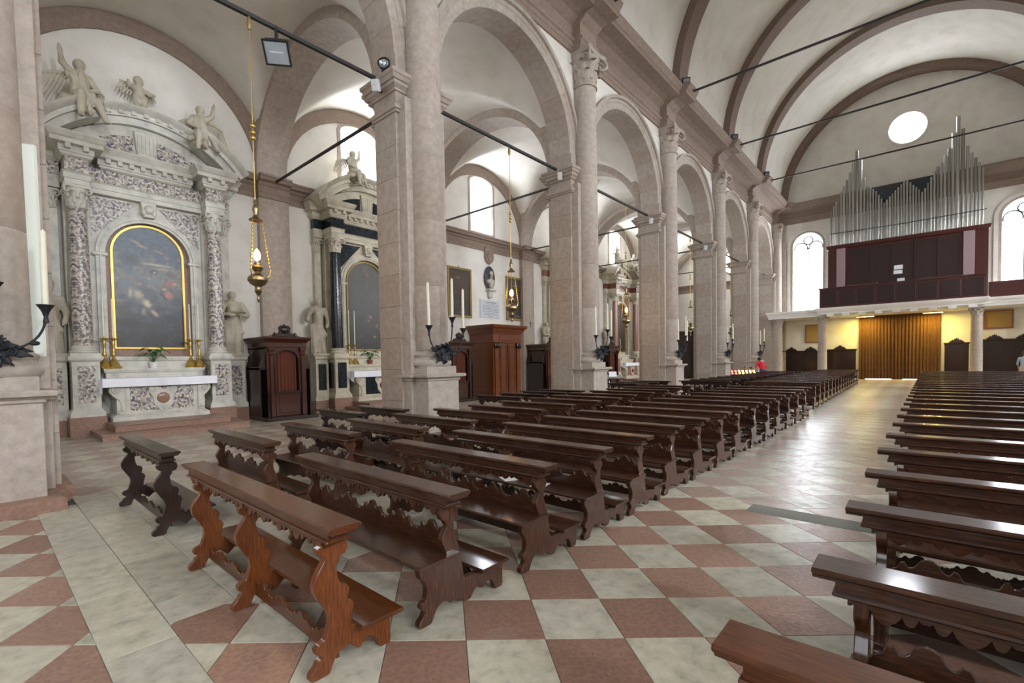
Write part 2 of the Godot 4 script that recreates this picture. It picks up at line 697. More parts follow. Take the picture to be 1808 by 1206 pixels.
	for e in [["wood_x", wood_t, V(0.5, 5.0, 5.0), "#eadcd0"], ["wood_y", wood_t, V(5.0, 0.5, 5.0), "#f2e0d0"], ["honey_x", wood_lt, V(0.5, 5.0, 5.0), "#a8927e"], ["honey_y", wood_lt, V(5.0, 0.6, 5.0), "#cdb298"], ["cabinet_y", wood_lt, V(4.0, 0.5, 4.0), "#d4b49c"]]:
		var m := mat(e[0], e[3], 0.5, 0.0, e[1], 1.0, false)
		m.uv1_scale = e[2]
		m.clearcoat_enabled = true
		m.clearcoat = 0.65
		m.metallic_specular = 0.35
		m.clearcoat_roughness = 0.13
	vary("cabinet_y", "mahogany_y", "#8f6152")
	vary("wood_x", "wood_dark_x", "#a08a80")
	vary("wood_y", "wood_dark_y", "#8f7a70")
	vary("wood_x", "wood_b_x", "#dcc8b6", V(0.3, 0.2, 0.5))
	vary("wood_y", "wood_b_y", "#e6d0bc", V(0.3, 0.2, 0.5))
	mat("organ_wood", "#8c4436", 0.45, 0.0, wood_lt, 1.0, false).uv1_scale = V(2.5, 0.4, 2.5)
	mat("organ_wood_dark", "#542c24", 0.5, 0.0, wood_lt, 1.0, false).uv1_scale = V(2.5, 0.4, 2.5)
	mat("organ_pilaster", "#9a8388", 0.5)
	# marbles
	var marb_t := tex(noise(S, 0.008, 81, 6, 0.6), [[0.0, "#a9aba6"], [0.25, "#c6c7c1"], [0.6, "#d6d5cd"], [1.0, "#e2e0d8"]], 512)
	mat("marble", "#f4f2ec", 0.4, 0.0, marb_t, 0.5, true)
	vary("marble", "marble_warm", "#efe6d4", V(0.4, 0.1, 0.7))
	vary("marble", "statue", "#e6dccb", V(0.2, 0.6, 0.1))
	M["statue"].roughness = 0.6
	var brec := noise(FastNoiseLite.TYPE_CELLULAR, 0.026, 91, 1, 0.5)
	brec.cellular_return_type = FastNoiseLite.RETURN_CELL_VALUE
	brec.cellular_jitter = 1.0
	var brec_t := tex(brec, [[0.0, "#57525f"], [0.12, "#6d6772"], [0.26, "#8a838a"], [0.4, "#a49d9e"], [0.52, "#bab3ad"], [0.66, "#cdc7bd"], [0.82, "#dcd7cc"], [0.93, "#e4e0d6"], [1.0, "#b5a58d"]], 1024)
	mat("breccia", "#f2efe8", 0.3, 0.0, brec_t, 0.9, false)
	var blk := noise(S, 0.012, 101, 5, 0.65)
	blk.fractal_type = FastNoiseLite.FRACTAL_RIDGED
	mat("black_marble", "#ffffff", 0.18, 0.0, tex(blk, [[0.0, "#14181c"], [0.6, "#1d2429"], [0.85, "#2d3a3d"], [0.96, "#5f6e6a"], [1.0, "#9aa39b"]], 512), 0.8, false)
	mat("red_marble", "#e9c9be", 0.25, 0.0, red_t, 1.2, false)
	mat("red_marble_dark", "#b98a7e", 0.25, 0.0, red_t, 1.2, false)
	# metals, cloth, wax ...
	mat("gold", "#c8a95c", 0.36, 0.85)
	mat("gold_dark", "#9a8656", 0.45, 0.6)
	mat("brass", "#8d7d5e", 0.36, 0.95)
	mat("iron", "#23262a", 0.55, 0.3)
	mat("rod", "#3b3836", 0.6, 0.4)
	mat("pipe", "#b2b1ac", 0.4, 0.85)
	mat("pipe_dull", "#97948c", 0.45, 0.8)
	mat("wax", "#e9e6d0", 0.5)
	M["wax"].subsurf_scatter_enabled = true
	M["wax"].subsurf_scatter_strength = 0.2
	mat("white_cloth", "#f1f2f8", 0.85)
	mat("speaker_white", "#e3e8dd", 0.5)
	mat("speaker_grille", "#d2d7cc", 0.7)
	mat("lamp_black", "#1a1c1f", 0.45)
	mat("grey_box", "#c9ccd2", 0.5)
	mat("curtain_brown", "#6a4722", 0.85, 0.0, tex(noise(S, 0.03, 111, 4, 0.6), [[0.0, "#b9a890"], [1.0, "#ffffff"]], 256), 1.0, true)
	M["curtain_brown"].uv1_scale = V(3.0, 0.3, 3.0)
	mat("curtain_red", "#6b3826", 0.85)
	mat("leaf", "#2f6a34", 0.45)
	mat("terracotta", "#8a4c38", 0.7)
	mat("pot_white", "#eceae6", 0.4)
	mat("paper", "#eceeee", 0.8)
	mat("plaque", "#c3c8cc", 0.5)
	mat("ink", "#5c6066", 0.7)
	mat("void_black", "#0c0b0a", 0.6)
	mat("slate", "#34393f", 0.6)
	mat("board_tan", "#a98a4e", 0.7)
	mat("frame_brown", "#8a5a44", 0.5)
	mat("lead", "#55585c", 0.6)
	mat("white_stone", "#e9e7e2", 0.6)
	var g := StandardMaterial3D.new()
	g.resource_name = "lens_glass"
	g.albedo_color = Color(0.8, 0.85, 0.9, 0.18)
	g.transparency = BaseMaterial3D.TRANSPARENCY_ALPHA
	g.roughness = 0.03
	M["glass"] = g
	mat("reflector", "#c8d2da", 0.15, 0.9)
	var people := mat("person", "#ffffff", 0.75)
	people.vertex_color_use_as_albedo = true
	for e in [["window_light", "#eef4ff", 2.2], ["flame", "#ffc760", 9.0], ["candle_flame_red", "#ff5a3c", 3.0]]:
		var w := StandardMaterial3D.new()
		w.resource_name = e[0]
		w.albedo_color = Color(0.8, 0.8, 0.8)
		w.emission_enabled = true
		w.emission = Color(e[1])
		w.emission_energy_multiplier = e[2]
		M[e[0]] = w


func canvas(w: int, h: int, seed_: int, ground: Array, figures: Array) -> ImageTexture:
	# a dark oil painting: clouded ground, then soft brush shapes [u, v, ru, rv, turn, colour]
	var im := Image.create(w, h, false, Image.FORMAT_RGB8)
	var n1 := noise(FastNoiseLite.TYPE_SIMPLEX_SMOOTH, 0.018, seed_, 5, 0.6)
	var n2 := noise(FastNoiseLite.TYPE_SIMPLEX_SMOOTH, 0.05, seed_ + 7, 3, 0.6)
	var cols := []
	for g in ground:
		cols.append(Color(g))
	var figs := []
	for f in figures:
		figs.append([f[0], f[1], f[2], f[3], cos(f[4]), sin(f[4]), Color(f[5])])
	for y in h:
		var v := float(y) / h
		for x in w:
			var u := float(x) / w
			var a := n1.get_noise_2d(x, y) * 0.5 + 0.5
			var t := clampf(v + (a - 0.5) * 0.5, 0.0, 0.999) * (cols.size() - 1)
			var c: Color = cols[int(t)].lerp(cols[int(t) + 1], t - int(t))
			c = c.lerp(c * 1.6, clampf(n2.get_noise_2d(x, y), 0, 1) * 0.5)
			var wob := n2.get_noise_2d(x + 300, y) * 0.16
			for f in figs:
				var dx: float = u - f[0]
				var dy: float = (v - f[1]) * h / w
				var e := Vector2((dx * f[4] + dy * f[5]) / f[2], (dy * f[4] - dx * f[5]) / f[3])
				var d := e.length() + wob
				if d < 1.0:
					var k: Color = f[6]
					c = c.lerp(k * (0.85 + 0.5 * a), smoothstep(1.1, 0.2, d) * 0.85)
			im.set_pixel(x, y, c)
	return ImageTexture.create_from_image(im)


# ---------------------------------------------------------------- the building
func leaf_on(b: MB, ang: float, r: float, y0: float, h: float, w: float, out: float) -> void:
	var g := []
	for i in 7:
		var t := i / 6.0
		var rr := r + 0.012 + out * pow(t, 2.2)
		var y := y0 + h * (1.12 * sin(t * 2.05) / 1.0)
		var ww := w * (1.0 - 0.55 * t * t) * (1.0 + 0.12 * sin(t * 18.0))
		var row := []
		for j in 5:
			var s := (j - 2) / 2.0
			var a := ang + s * ww / rr * 0.5
			var q := rr + 0.02 * (1.0 - s * s) - 0.25 * out * t * s * s
			row.append(V(q * cos(a), y, -q * sin(a)))
		g.append(row)
	for i in 6:
		for j in 4:
			b.quad(g[i][j], g[i][j + 1], g[i + 1][j + 1], g[i + 1][j])


func capital(r: float, h: float) -> MB:
	# a leafy capital, its foot at y = 0
	var b := mb()
	b.lathe([[r * 0.98, 0.0], [r * 1.14, 0.0], [r * 1.14, 0.05 * h], [r, 0.07 * h], [r * 1.02, 0.3 * h], [r * 1.1, 0.6 * h], [r * 1.36, 0.84 * h], [r * 1.36, 0.87 * h], [0.0, 0.87 * h]], 0.0, TAU, 18)
	for i in 8:
		leaf_on(b, TAU * i / 8, r, 0.06 * h, 0.34 * h, r * 0.8, r * 0.5)
	for i in 8:
		leaf_on(b, TAU * (i + 0.5) / 8, r * 1.03, 0.2 * h, 0.46 * h, r * 0.75, r * 0.62)
	for i in 4:
		var a := TAU * (i + 0.5) / 4
		var p := []
		for k in 10:
			var t := k / 9.0
			var sp := 0.19 * h * (1.0 - 0.75 * t)
			var th := -0.6 + t * 7.0
			var rr := r * 1.62 + sp * sin(th)
			p.append(V(rr * cos(a), 0.74 * h + sp * cos(th), -rr * sin(a)))
		b.tube(p, 0.05 * h, 6)
	var ab := PackedVector2Array()
	var e := r * 1.42
	for i in 4:
		var a := TAU * i / 4
		var d := Vector2(cos(a), sin(a))
		var s := Vector2(-d.y, d.x)
		for q in [-1.0, -0.5, 0.0, 0.5, 1.0]:
			ab.append(d * (e * (0.92 + 0.12 * q * q)) + s * (q * e * 0.95))
	b.xf = Transform3D(Basis(Vector3(1, 0, 0), Vector3(0, 0, -1), Vector3(0, 1, 0)), V(0, 0.87 * h, 0))
	b.extrude(ab, 0.0, 0.13 * h, 0.012, 0.9)
	b.xf = Transform3D()
	return b


const STONES := ["stone", "stone_b", "stone_c", "stone_d"]


func make_pier(called: String, at: Vector3, turn: float, label: String) -> Node3D:
	# frame: z towards the nave, x along the arcade; z = 0 is the face of the arcade wall
	var o := struct(called, at, turn, label)
	o.set_meta("category", "pier")
	if not cache.has("pier"):
		var d := {}
		var b := mb()
		b.stack(-0.64, 0.64, -0.82, 0.0, [[0.12, 0.0], [0.12, 0.13], [0.1, 0.16], [0.0, 0.18]])
		b.stack(-0.56, 0.56, -0.1, 0.24, [[0.12, 0.0], [0.12, 0.13], [0.1, 0.16], [0.0, 0.18]])
		b.stack(-0.45, 0.45, 0.1, 0.69, [[0.16, 0.0], [0.16, 0.13], [0.13, 0.16], [0.0, 0.18]])
		d.plinth = b.mesh()
		b = mb(); b.box(V(-0.64, 0.002, -0.82), V(0.64, 0.716, 0.0), 0.006); d.block = b.mesh()
		b = mb(); b.box(V(-0.45, 0.0, -1.05), V(0.45, 7.2, -0.8), 0.008); d.aisle = b.mesh()
		b = mb()
		b.box(V(-0.56, 1.49, -0.05), V(0.56, 7.6, 0.24), 0.008)
		b.box(V(-0.56, 0.16, -0.05), V(0.56, 1.33, 0.24), 0.008)
		b.stack(-0.56, 0.56, -0.05, 0.24, [[0.0, 1.33], [0.03, 1.35], [0.03, 1.38], [0.1, 1.42], [0.1, 1.47], [0.0, 1.49]])
		d.backing = b.mesh()
		b = mb(); b.box(V(-0.45, 0.16, 0.2), V(0.45, 1.33, 0.69), 0.008); d.pedestal = b.mesh()
		b = mb()
		b.stack(-0.45, 0.45, 0.22, 0.69, [[0.0, 1.33], [0.025, 1.345], [0.025, 1.375], [0.06, 1.4], [0.12, 1.42], [0.13, 1.47], [0.1, 1.49]])
		d.cap = b.mesh()
		b = mb()
		b.stack(-0.43, 0.43, 0.1, 0.63, [[0.0, 1.488], [0.0, 1.66]])
		b.xf = Transform3D(Basis(), V(0, 0, 0.19))
		b.lathe([[0.48, 1.66], [0.51, 1.7], [0.51, 1.76], [0.48, 1.8], [0.455, 1.81], [0.45, 1.86], [0.47, 1.88], [0.48, 1.92], [0.45, 1.95], [0.43, 1.96], [0.42, 2.0]], -PI / 2 + 0.0, PI / 2 + PI, 32)
		d.base = b.mesh()
		for i in 6:
			b = mb()
			b.xf = Transform3D(Basis(), V(0, 0, 0.19))
			var r0 := 0.42 - 0.008 * i
			var r1 := 0.42 - 0.008 * (i + 1)
			b.lathe([[r0 - 0.01, 0.0], [r0, 0.012], [r1, 1.456], [r1 - 0.01, 1.466]], 0.0, TAU, 32)
			d["drum%d" % i] = b.mesh()
		d.capital = capital(0.37, 1.12).mesh()
		b = mb()
		for s in [[-0.64, 0.64, -0.82, 0.02], [-0.45, 0.45, -1.05, -0.75]]:
			b.stack(s[0], s[1], s[2], s[3], [[0.0, 7.3], [0.04, 7.31], [0.04, 7.35], [0.08, 7.37], [0.09, 7.43], [0.05, 7.45], [0.03, 7.5], [0.0, 7.52], [0.0, 7.76], [0.04, 7.77], [0.04, 7.81], [0.1, 7.86], [0.12, 7.87], [0.12, 7.94], [0.16, 7.95], [0.2, 8.02], [0.23, 8.04], [0.23, 8.12], [0.15, 8.15]])
		d.impost = b.mesh()
		cache.pier = d
	var d: Dictionary = cache.pier
	part("plinth", d.plinth, M.step_red, o)
	for i in 10:
		part("stone_block", d.block, M[STONES[rng.randi() % 4]], o, Transform3D(Basis(), V(0, 0.16 + 0.718 * i, 0)))
	part("aisle_pilaster", d.aisle, M.stone, o, Transform3D(Basis(), V(0, 0.16, 0)))
	part("nave_pilaster", d.backing, M.stone_b, o)
	part("pedestal", d.pedestal, M.stone_b, o)
	part("pedestal_cap", d.cap, M.stone_b, o)
	part("column_base", d.base, M.stone, o)
	for i in 6:
		part("column_drum", d["drum%d" % i], M[STONES[rng.randi() % 4]], o, Transform3D(Basis(), V(0, 2.0 + 1.466 * i, 0)))
	part("capital", d.capital, M.stone_c, o, Transform3D(Basis(), V(0, 10.79, 0.19)))
	part("impost", d.impost, M.stone_c, o)
	return o


const ENTAB := [[-0.15, 11.9], [0.05, 11.9], [0.05, 12.05], [0.08, 12.07], [0.08, 12.2], [0.13, 12.23], [0.15, 12.3], [0.06, 12.33], [0.06, 12.74], [0.12, 12.78], [0.2, 12.84], [0.3, 12.92], [0.5, 12.97], [0.92, 12.99], [0.92, 13.12], [0.97, 13.15], [1.05, 13.26], [1.1, 13.36], [-0.15, 13.36]]


func run_profile(b: MB, prof: Array, x0: float, x1: float, out := 0.0) -> void:
	# a moulding along local x, [z out, y]
	var p := PackedVector2Array()
	for q in prof:
		p.append(Vector2(q[0] + out if q[0] > -0.1 else q[0], q[1]))
	var keep := b.xf
	b.xf = keep * Transform3D(Basis(Vector3(0, 0, 1), Vector3(0, 1, 0), Vector3(-1, 0, 0)), V(x1, 0, 0))
	b.extrude(p, 0.0, x1 - x0, 0.0, 0.0)
	b.xf = keep


func arcade(side: String, at_x: float, turn: float, first: int, last: int) -> void:
	var o := struct("wall_arcade_" + side, V(at_x, 0, 0), turn)
	var sg := -1.0 if turn > 0 else 1.0     # local x of a world z
	if not cache.has("arcade"):
		var d := {}
		var b := mb()
		holed(b, -BAY / 2, SPRING, BAY / 2, 12.0, arched(0.0, 3.2, 7.9, 8.6, 24), -0.8, -0.02)
		d.wall = b.mesh()
		for i in 15:
			d["v%d" % i] = ring_z([[2.80, -0.82], [3.27, -0.84], [3.27, 0.13], [3.16, 0.12], [3.15, 0.035], [3.03, 0.035], [3.02, 0.015], [2.82, 0.015], [2.80, 0.0]], V(0, 8.6, 0), PI * i / 15 + 0.0008, PI * (i + 1) / 15 - 0.0008, 4).mesh()
		b = mb()
		for s in [-1, 1]:
			b.box(V(minf(s * 2.80, s * 3.27), SPRING, -0.83), V(maxf(s * 2.80, s * 3.27), 8.6, 0.05))
		d.stilt = b.mesh()
		b = mb(); run_profile(b, ENTAB, -BAY / 2, BAY / 2); d.entab = b.mesh()
		b = mb(); run_profile(b, ENTAB, -0.5, 0.5, 0.3); d.ressaut = b.mesh()
		cache.arcade = d
	var d: Dictionary = cache.arcade
	for k in range(first, last):
		var t := Transform3D(Basis(), V(sg * (PZ - BAY * (k + 0.5)), 0, 0))
		part("spandrel_wall", d.wall, M.plaster, o, t)
		part("arch_foot", d.stilt, M.stone_c, o, t)
		for i in 15:
			part("voussoir", d["v%d" % i], M[STONES[rng.randi() % 4]], o, t)
		part("entablature", d.entab, M.stone_trim, o, t)
	for k in range(first, last + 1):
		part("entablature_block", d.ressaut, M.stone_trim, o, Transform3D(Basis(), V(sg * (PZ - BAY * k), 0, 0)))


func aisle(side: String, wall_x: float, turn: float, first: int, last: int, lit: Array) -> void:
	# the outer wall of an aisle with its windows, and the groin vaults over the aisle. Frame: z from the wall towards the nave
	var w := struct("wall_" + side, V(wall_x, 0, 0), turn)
	var c := struct("ceiling_aisle_" + side, V(wall_x, 0, 0), turn)
	var tr := struct("trim_%d" % (1 if side == "left" else 2), V(wall_x, 0, 0), turn)
	var sg := -1.0 if turn > 0 else 1.0
	var hole := arched(0.0, 0.8, 8.3, 10.75, 10, 0.4)
	if not cache.has("aisle"):
		var d := {}
		var b := mb()
		holed(b, -BAY / 2, 0.0, BAY / 2, 12.2, hole, -0.6, 0.0)
		d.panel = b.mesh()
		b = mb(); b.box(V(-BAY / 2, 0, -0.6), V(BAY / 2, 12.2, 0)); d.blind = b.mesh()
		b = mb(); frame_of(b, hole, 0.14, -0.05, 0.035); d.frame = b.mesh()
		b = mb(); b.box(V(-0.5, 0, -0.05), V(0.5, 7.4, 0.22), 0.01); d.pilaster = b.mesh()
		var cor := [[-0.12, 7.4], [0.04, 7.4], [0.06, 7.5], [0.06, 7.55], [0.03, 7.58], [0.03, 7.78], [0.08, 7.82], [0.12, 7.9], [0.24, 7.93], [0.26, 8.03], [0.3, 8.06], [0.3, 8.12], [-0.12, 8.15]]
		b = mb(); run_profile(b, cor, -BAY / 2, BAY / 2); d.cornice = b.mesh()
		b = mb(); run_profile(b, cor, -0.52, 0.52, 0.22); d.cornice_block = b.mesh()
		d.lunette = ring_z([[2.98, -0.02], [3.44, -0.02], [3.44, 0.1], [3.06, 0.1], [3.02, 0.07], [2.98, 0.06]], V(0, SPRING, 0), 0.0, PI, 28, 1.0).mesh()
		d.trans = []
		for i in 13:   # seen in the frame of the wall: the arch spans z, so it is turned about x
			d.trans.append(ring_x(band(3.5, 3.98, -0.5, 0.5), V(0, SPRING, 3.62), PI * i / 13 + 0.0008, PI * (i + 1) / 13 - 0.0008, 4, 0.86).mesh())
		b = mb()
		var g := []
		for i in 33:
			var row := []
			for j in 33:
				var x := -BAY / 2 + BAY * i / 32.0
				var z := 7.34 * j / 32.0
				var h1 := 3.32 * sqrt(maxf(0.0, 1.0 - pow((z - 3.67) / 3.67, 2)))
				var h2 := 3.45 * sqrt(maxf(0.0, 1.0 - pow(x / (BAY / 2 - 0.02), 2)))
				row.append(V(x, SPRING + maxf(h1, h2), z))
			g.append(row)
		b.grid(g)
		d.vault = b.mesh()
		b = mb(); b.box(V(-BAY / 2, 12.0, -0.6), V(BAY / 2, 12.3, 8.2)); d.roof = b.mesh()
		cache.aisle = d
	var d: Dictionary = cache.aisle
	for k in range(first, last):
		var t := Transform3D(Basis(), V(sg * (PZ - BAY * (k + 0.5)), 0, 0))
		part("wall_panel", d.panel if k in lit else d.blind, M.plaster, w, t)
		part("cornice", d.cornice, M.stone_trim, tr, t)
		part("wall_arch", d.lunette, M.stone_trim, tr, t)
		part("vault_cell", d.vault, M.plaster, c, t)
		part("roof_slab", d.roof, M.plaster, c, t)
		if k in lit:
			part("window_frame", d.frame, M.stone_d, tr, t)
			window(hole, w.transform * t, 0.5, V(1.6, 2.75, 0), 9.68, [9.1, 9.9, 10.6], 0.3 if side == "left" else 2.2)
	for k in range(first, last + 1):
		var t := Transform3D(Basis(), V(sg * (PZ - BAY * k), 0, 0))
		part("pilaster", d.pilaster, M.stone_d, tr, t)
		part("cornice_block", d.cornice_block, M.stone_trim, tr, t)
		for i in 13:
			part("arch_stone", d.trans[i], M[["stone_c", "stone_d"][rng.randi() % 2]], c, t)


var window_count := 0


func window(hole: PackedVector2Array, at: Transform3D, depth: float, size: Vector3, mid: float, bars: Array, power := 1.0) -> Node3D:
	# a pane that daylight makes glow, its bars, and the daylight itself just in front of the pane
	window_count += 1
	var o := struct("window_%d" % window_count)
	o.transform = at
	var b := mb()
	b.extrude(grow(hole, 0.02), -depth - 0.03, -depth, 0.0, 0.0)
	part("window_pane", b, M.window_light, o)
	var lo := hole[0]
	var hi := hole[0]
	for p in hole:
		lo = lo.min(p)
		hi = hi.max(p)
	for y in bars:
		b = mb(); b.box(V(lo.x, y - 0.012, -depth + 0.04), V(hi.x, y + 0.012, -depth + 0.06)); part("window_bar", b, M.lead, o)
	var l := AreaLight3D.new()
	l.name = "daylight"
	l.area_size = Vector2(size.x, size.y)
	l.area_normalize_energy = false
	l.light_energy = DAY * power
	l.light_color = Color("#eff5ff")
	l.shadow_enabled = true
	l.area_range = 80.0
	o.add_child(l)
	l.position = V((lo.x + hi.x) / 2, mid, -depth + 0.02)
	l.rotation.y = PI      # an area light shines along its -z
	return o


func back_wall() -> void:
	var o := struct("wall_back", V(0, 0, ZW))
	var tr := struct("trim_3", V(0, 0, ZW))
	var wins := [arched(-6.62, 0.98, 5.0, 10.1, 18), arched(4.62, 0.98, 5.0, 10.1, 18)]
	var door := PackedVector2Array([Vector2(0.7, 0.0), Vector2(0.7, 4.3), Vector2(-3.1, 4.3), Vector2(-3.1, 0.0)])
	var ocu := arc(-0.87, 17.0, 1.0, 0.0, TAU * 31 / 32, 31)
	for e in [[-9.2, 0.0, -4.6, 13.36, wins[0]], [2.6, 0.0, 7.2, 13.36, wins[1]], [-9.2, 13.36, 7.2, 21.2, ocu]]:
		var b := mb()
		holed(b, e[0], e[1], e[2], e[3], e[4], -0.6, 0.0)
		part("wall_panel", b, M.plaster, o)
	var b := mb(); b.box(V(-4.6, 4.4, -0.6), V(2.6, 13.36, 0)); part("wall_panel", b, M.plaster, o)
	b = mb(); holed(b, -4.6, 0.0, 2.6, 4.4, door, -0.6, 0.0); part("wall_panel", b, M.plaster, o)
	for s in [[-17.6, -9.2, -11.99, 8], [7.2, 15.6, 9.99, 8]]:
		var eye := arc(s[2], 9.65, 0.85, 0.0, TAU * 23 / 24, 23)
		b = mb(); holed(b, s[0], 0.0, s[1], 12.2, eye, -0.6, 0.0); part("wall_panel", b, M.plaster, o)
		b = mb(); frame_of(b, eye, 0.15, -0.02, 0.05); part("window_frame", b, M.stone_d, tr)
		window(eye, o.transform, 0.45, V(1.5, 1.5, 0), 9.65, [])
		b = mb(); run_profile(b, [[-0.12, 7.4], [0.06, 7.5], [0.03, 7.6], [0.03, 7.78], [0.12, 7.9], [0.3, 8.06], [0.3, 8.12], [-0.12, 8.15]], s[0], s[1]); part("cornice", b, M.stone_trim, tr)
	for i in 2:
		b = mb(); frame_of(b, wins[i], 0.16, -0.1, 0.03); part("window_frame", b, M.stone_b, tr)
		b = mb(); frame_of(b, grow(wins[i], 0.16), 0.2, -0.1, 0.08); part("window_surround", b, M.plaster, tr)
		var w := window(wins[i], o.transform, 0.4, V(1.96, 6.0, 0), 8.05, [6.0, 6.9, 7.4, 7.9, 8.8, 9.7], 0.28)
		# tracery in the head
		var xm := -6.62 if i == 0 else 4.62
		for s in [-1, 1]:
			part("tracery", ring_z(band(0.4, 0.47, -0.34, -0.26), V(xm + s * 0.49, 10.0, 0), -0.3, PI + 0.3, 12), M.lead, w)
		part("tracery", ring_z(band(0.26, 0.33, -0.34, -0.26), V(xm, 10.55, 0), 0.0, TAU, 16), M.lead, w)
		b = mb(); b.box(V(xm - 0.02, 5.0, -0.34), V(xm + 0.02, 10.0, -0.28)); part("mullion", b, M.lead, w)
	b = mb(); frame_of(b, ocu, 0.14, -0.1, 0.06); part("window_frame", b, M.plaster, tr)
	window(ocu, o.transform, 0.4, V(1.7, 1.7, 0), 17.0, [], 0.7)
	for s in [-1, 1]:
		b = mb(); b.box(V(XC + s * 7.28 - 0.24, 0, -0.05), V(XC + s * 7.28 + 0.24, 11.9, 0.2), 0.01); part("pilaster", b, M.stone, tr)
	var cor := [[-0.12, 11.9], [0.05, 11.9], [0.05, 12.05], [0.08, 12.2], [0.15, 12.3], [0.06, 12.33], [0.06, 12.74], [0.2, 12.84], [0.4, 12.97], [0.45, 13.12], [0.5, 13.26], [0.5, 13.36], [-0.12, 13.36]]
	b = mb(); run_profile(b, cor, -8.9, 6.9); part("cornice", b, M.stone_trim, tr)
	# the doorway behind the curtain, bright with daylight
	var d := struct("door_1", V(0, 0, ZW))
	b = mb(); b.box(V(-3.1, 0, -0.62), V(0.7, 4.3, -0.58)); part("doorway_light", b, M.window_light, d)
	b = mb(); frame_of(b, door, 0.2, -0.05, 0.08); part("door_frame", b, M.stone, d)


func front_wall() -> void:
	# behind the camera: the end of the nave with tall windows added for light
	var o := struct("wall_front", V(0, 0, ZE), PI)
	for xm in [-4.6, 1.0, 6.6]:
		var hole := arched(xm, 1.35, 5.0, 10.2, 18)
		var b := mb()
		holed(b, xm - 2.8, 0.0, xm + 2.8, 21.2, hole, -0.6, 0.0)
		part("wall_panel", b, M.plaster, o)
		window(hole, o.transform, 0.4, V(2.7, 6.3, 0), 8.2, [], 0.08)
	for s in [[-15.6, -7.4], [9.4, 17.6]]:
		var b := mb(); b.box(V(s[0], 0, -0.6), V(s[1], 12.2, 0)); part("wall_panel", b, M.plaster, o)


func nave_vault() -> void:
	var o := struct("ceiling")
	part("vault", ring_z(band(7.3, 7.72, ZW - 0.5, ZE + 0.5), V(XC, 13.36, 0), 0.0, PI, 64), M.plaster, o)
	var rib := ring_z(band(6.95, 7.34, -0.42, 0.42), V(XC, 13.36, 0), 0.0, PI, 48).mesh()
	for k in range(-1, 6):
		part("rib", rib, M.stone_rib, o, Transform3D(Basis(), V(0, 0, PZ - BAY * k)))
	part("rib", rib, M.stone_rib, o, Transform3D(Basis(), V(0, 0, ZW + 0.42)))


# ---------------------------------------------------------------- floor
const DX := 0.755
const DZ := 0.65


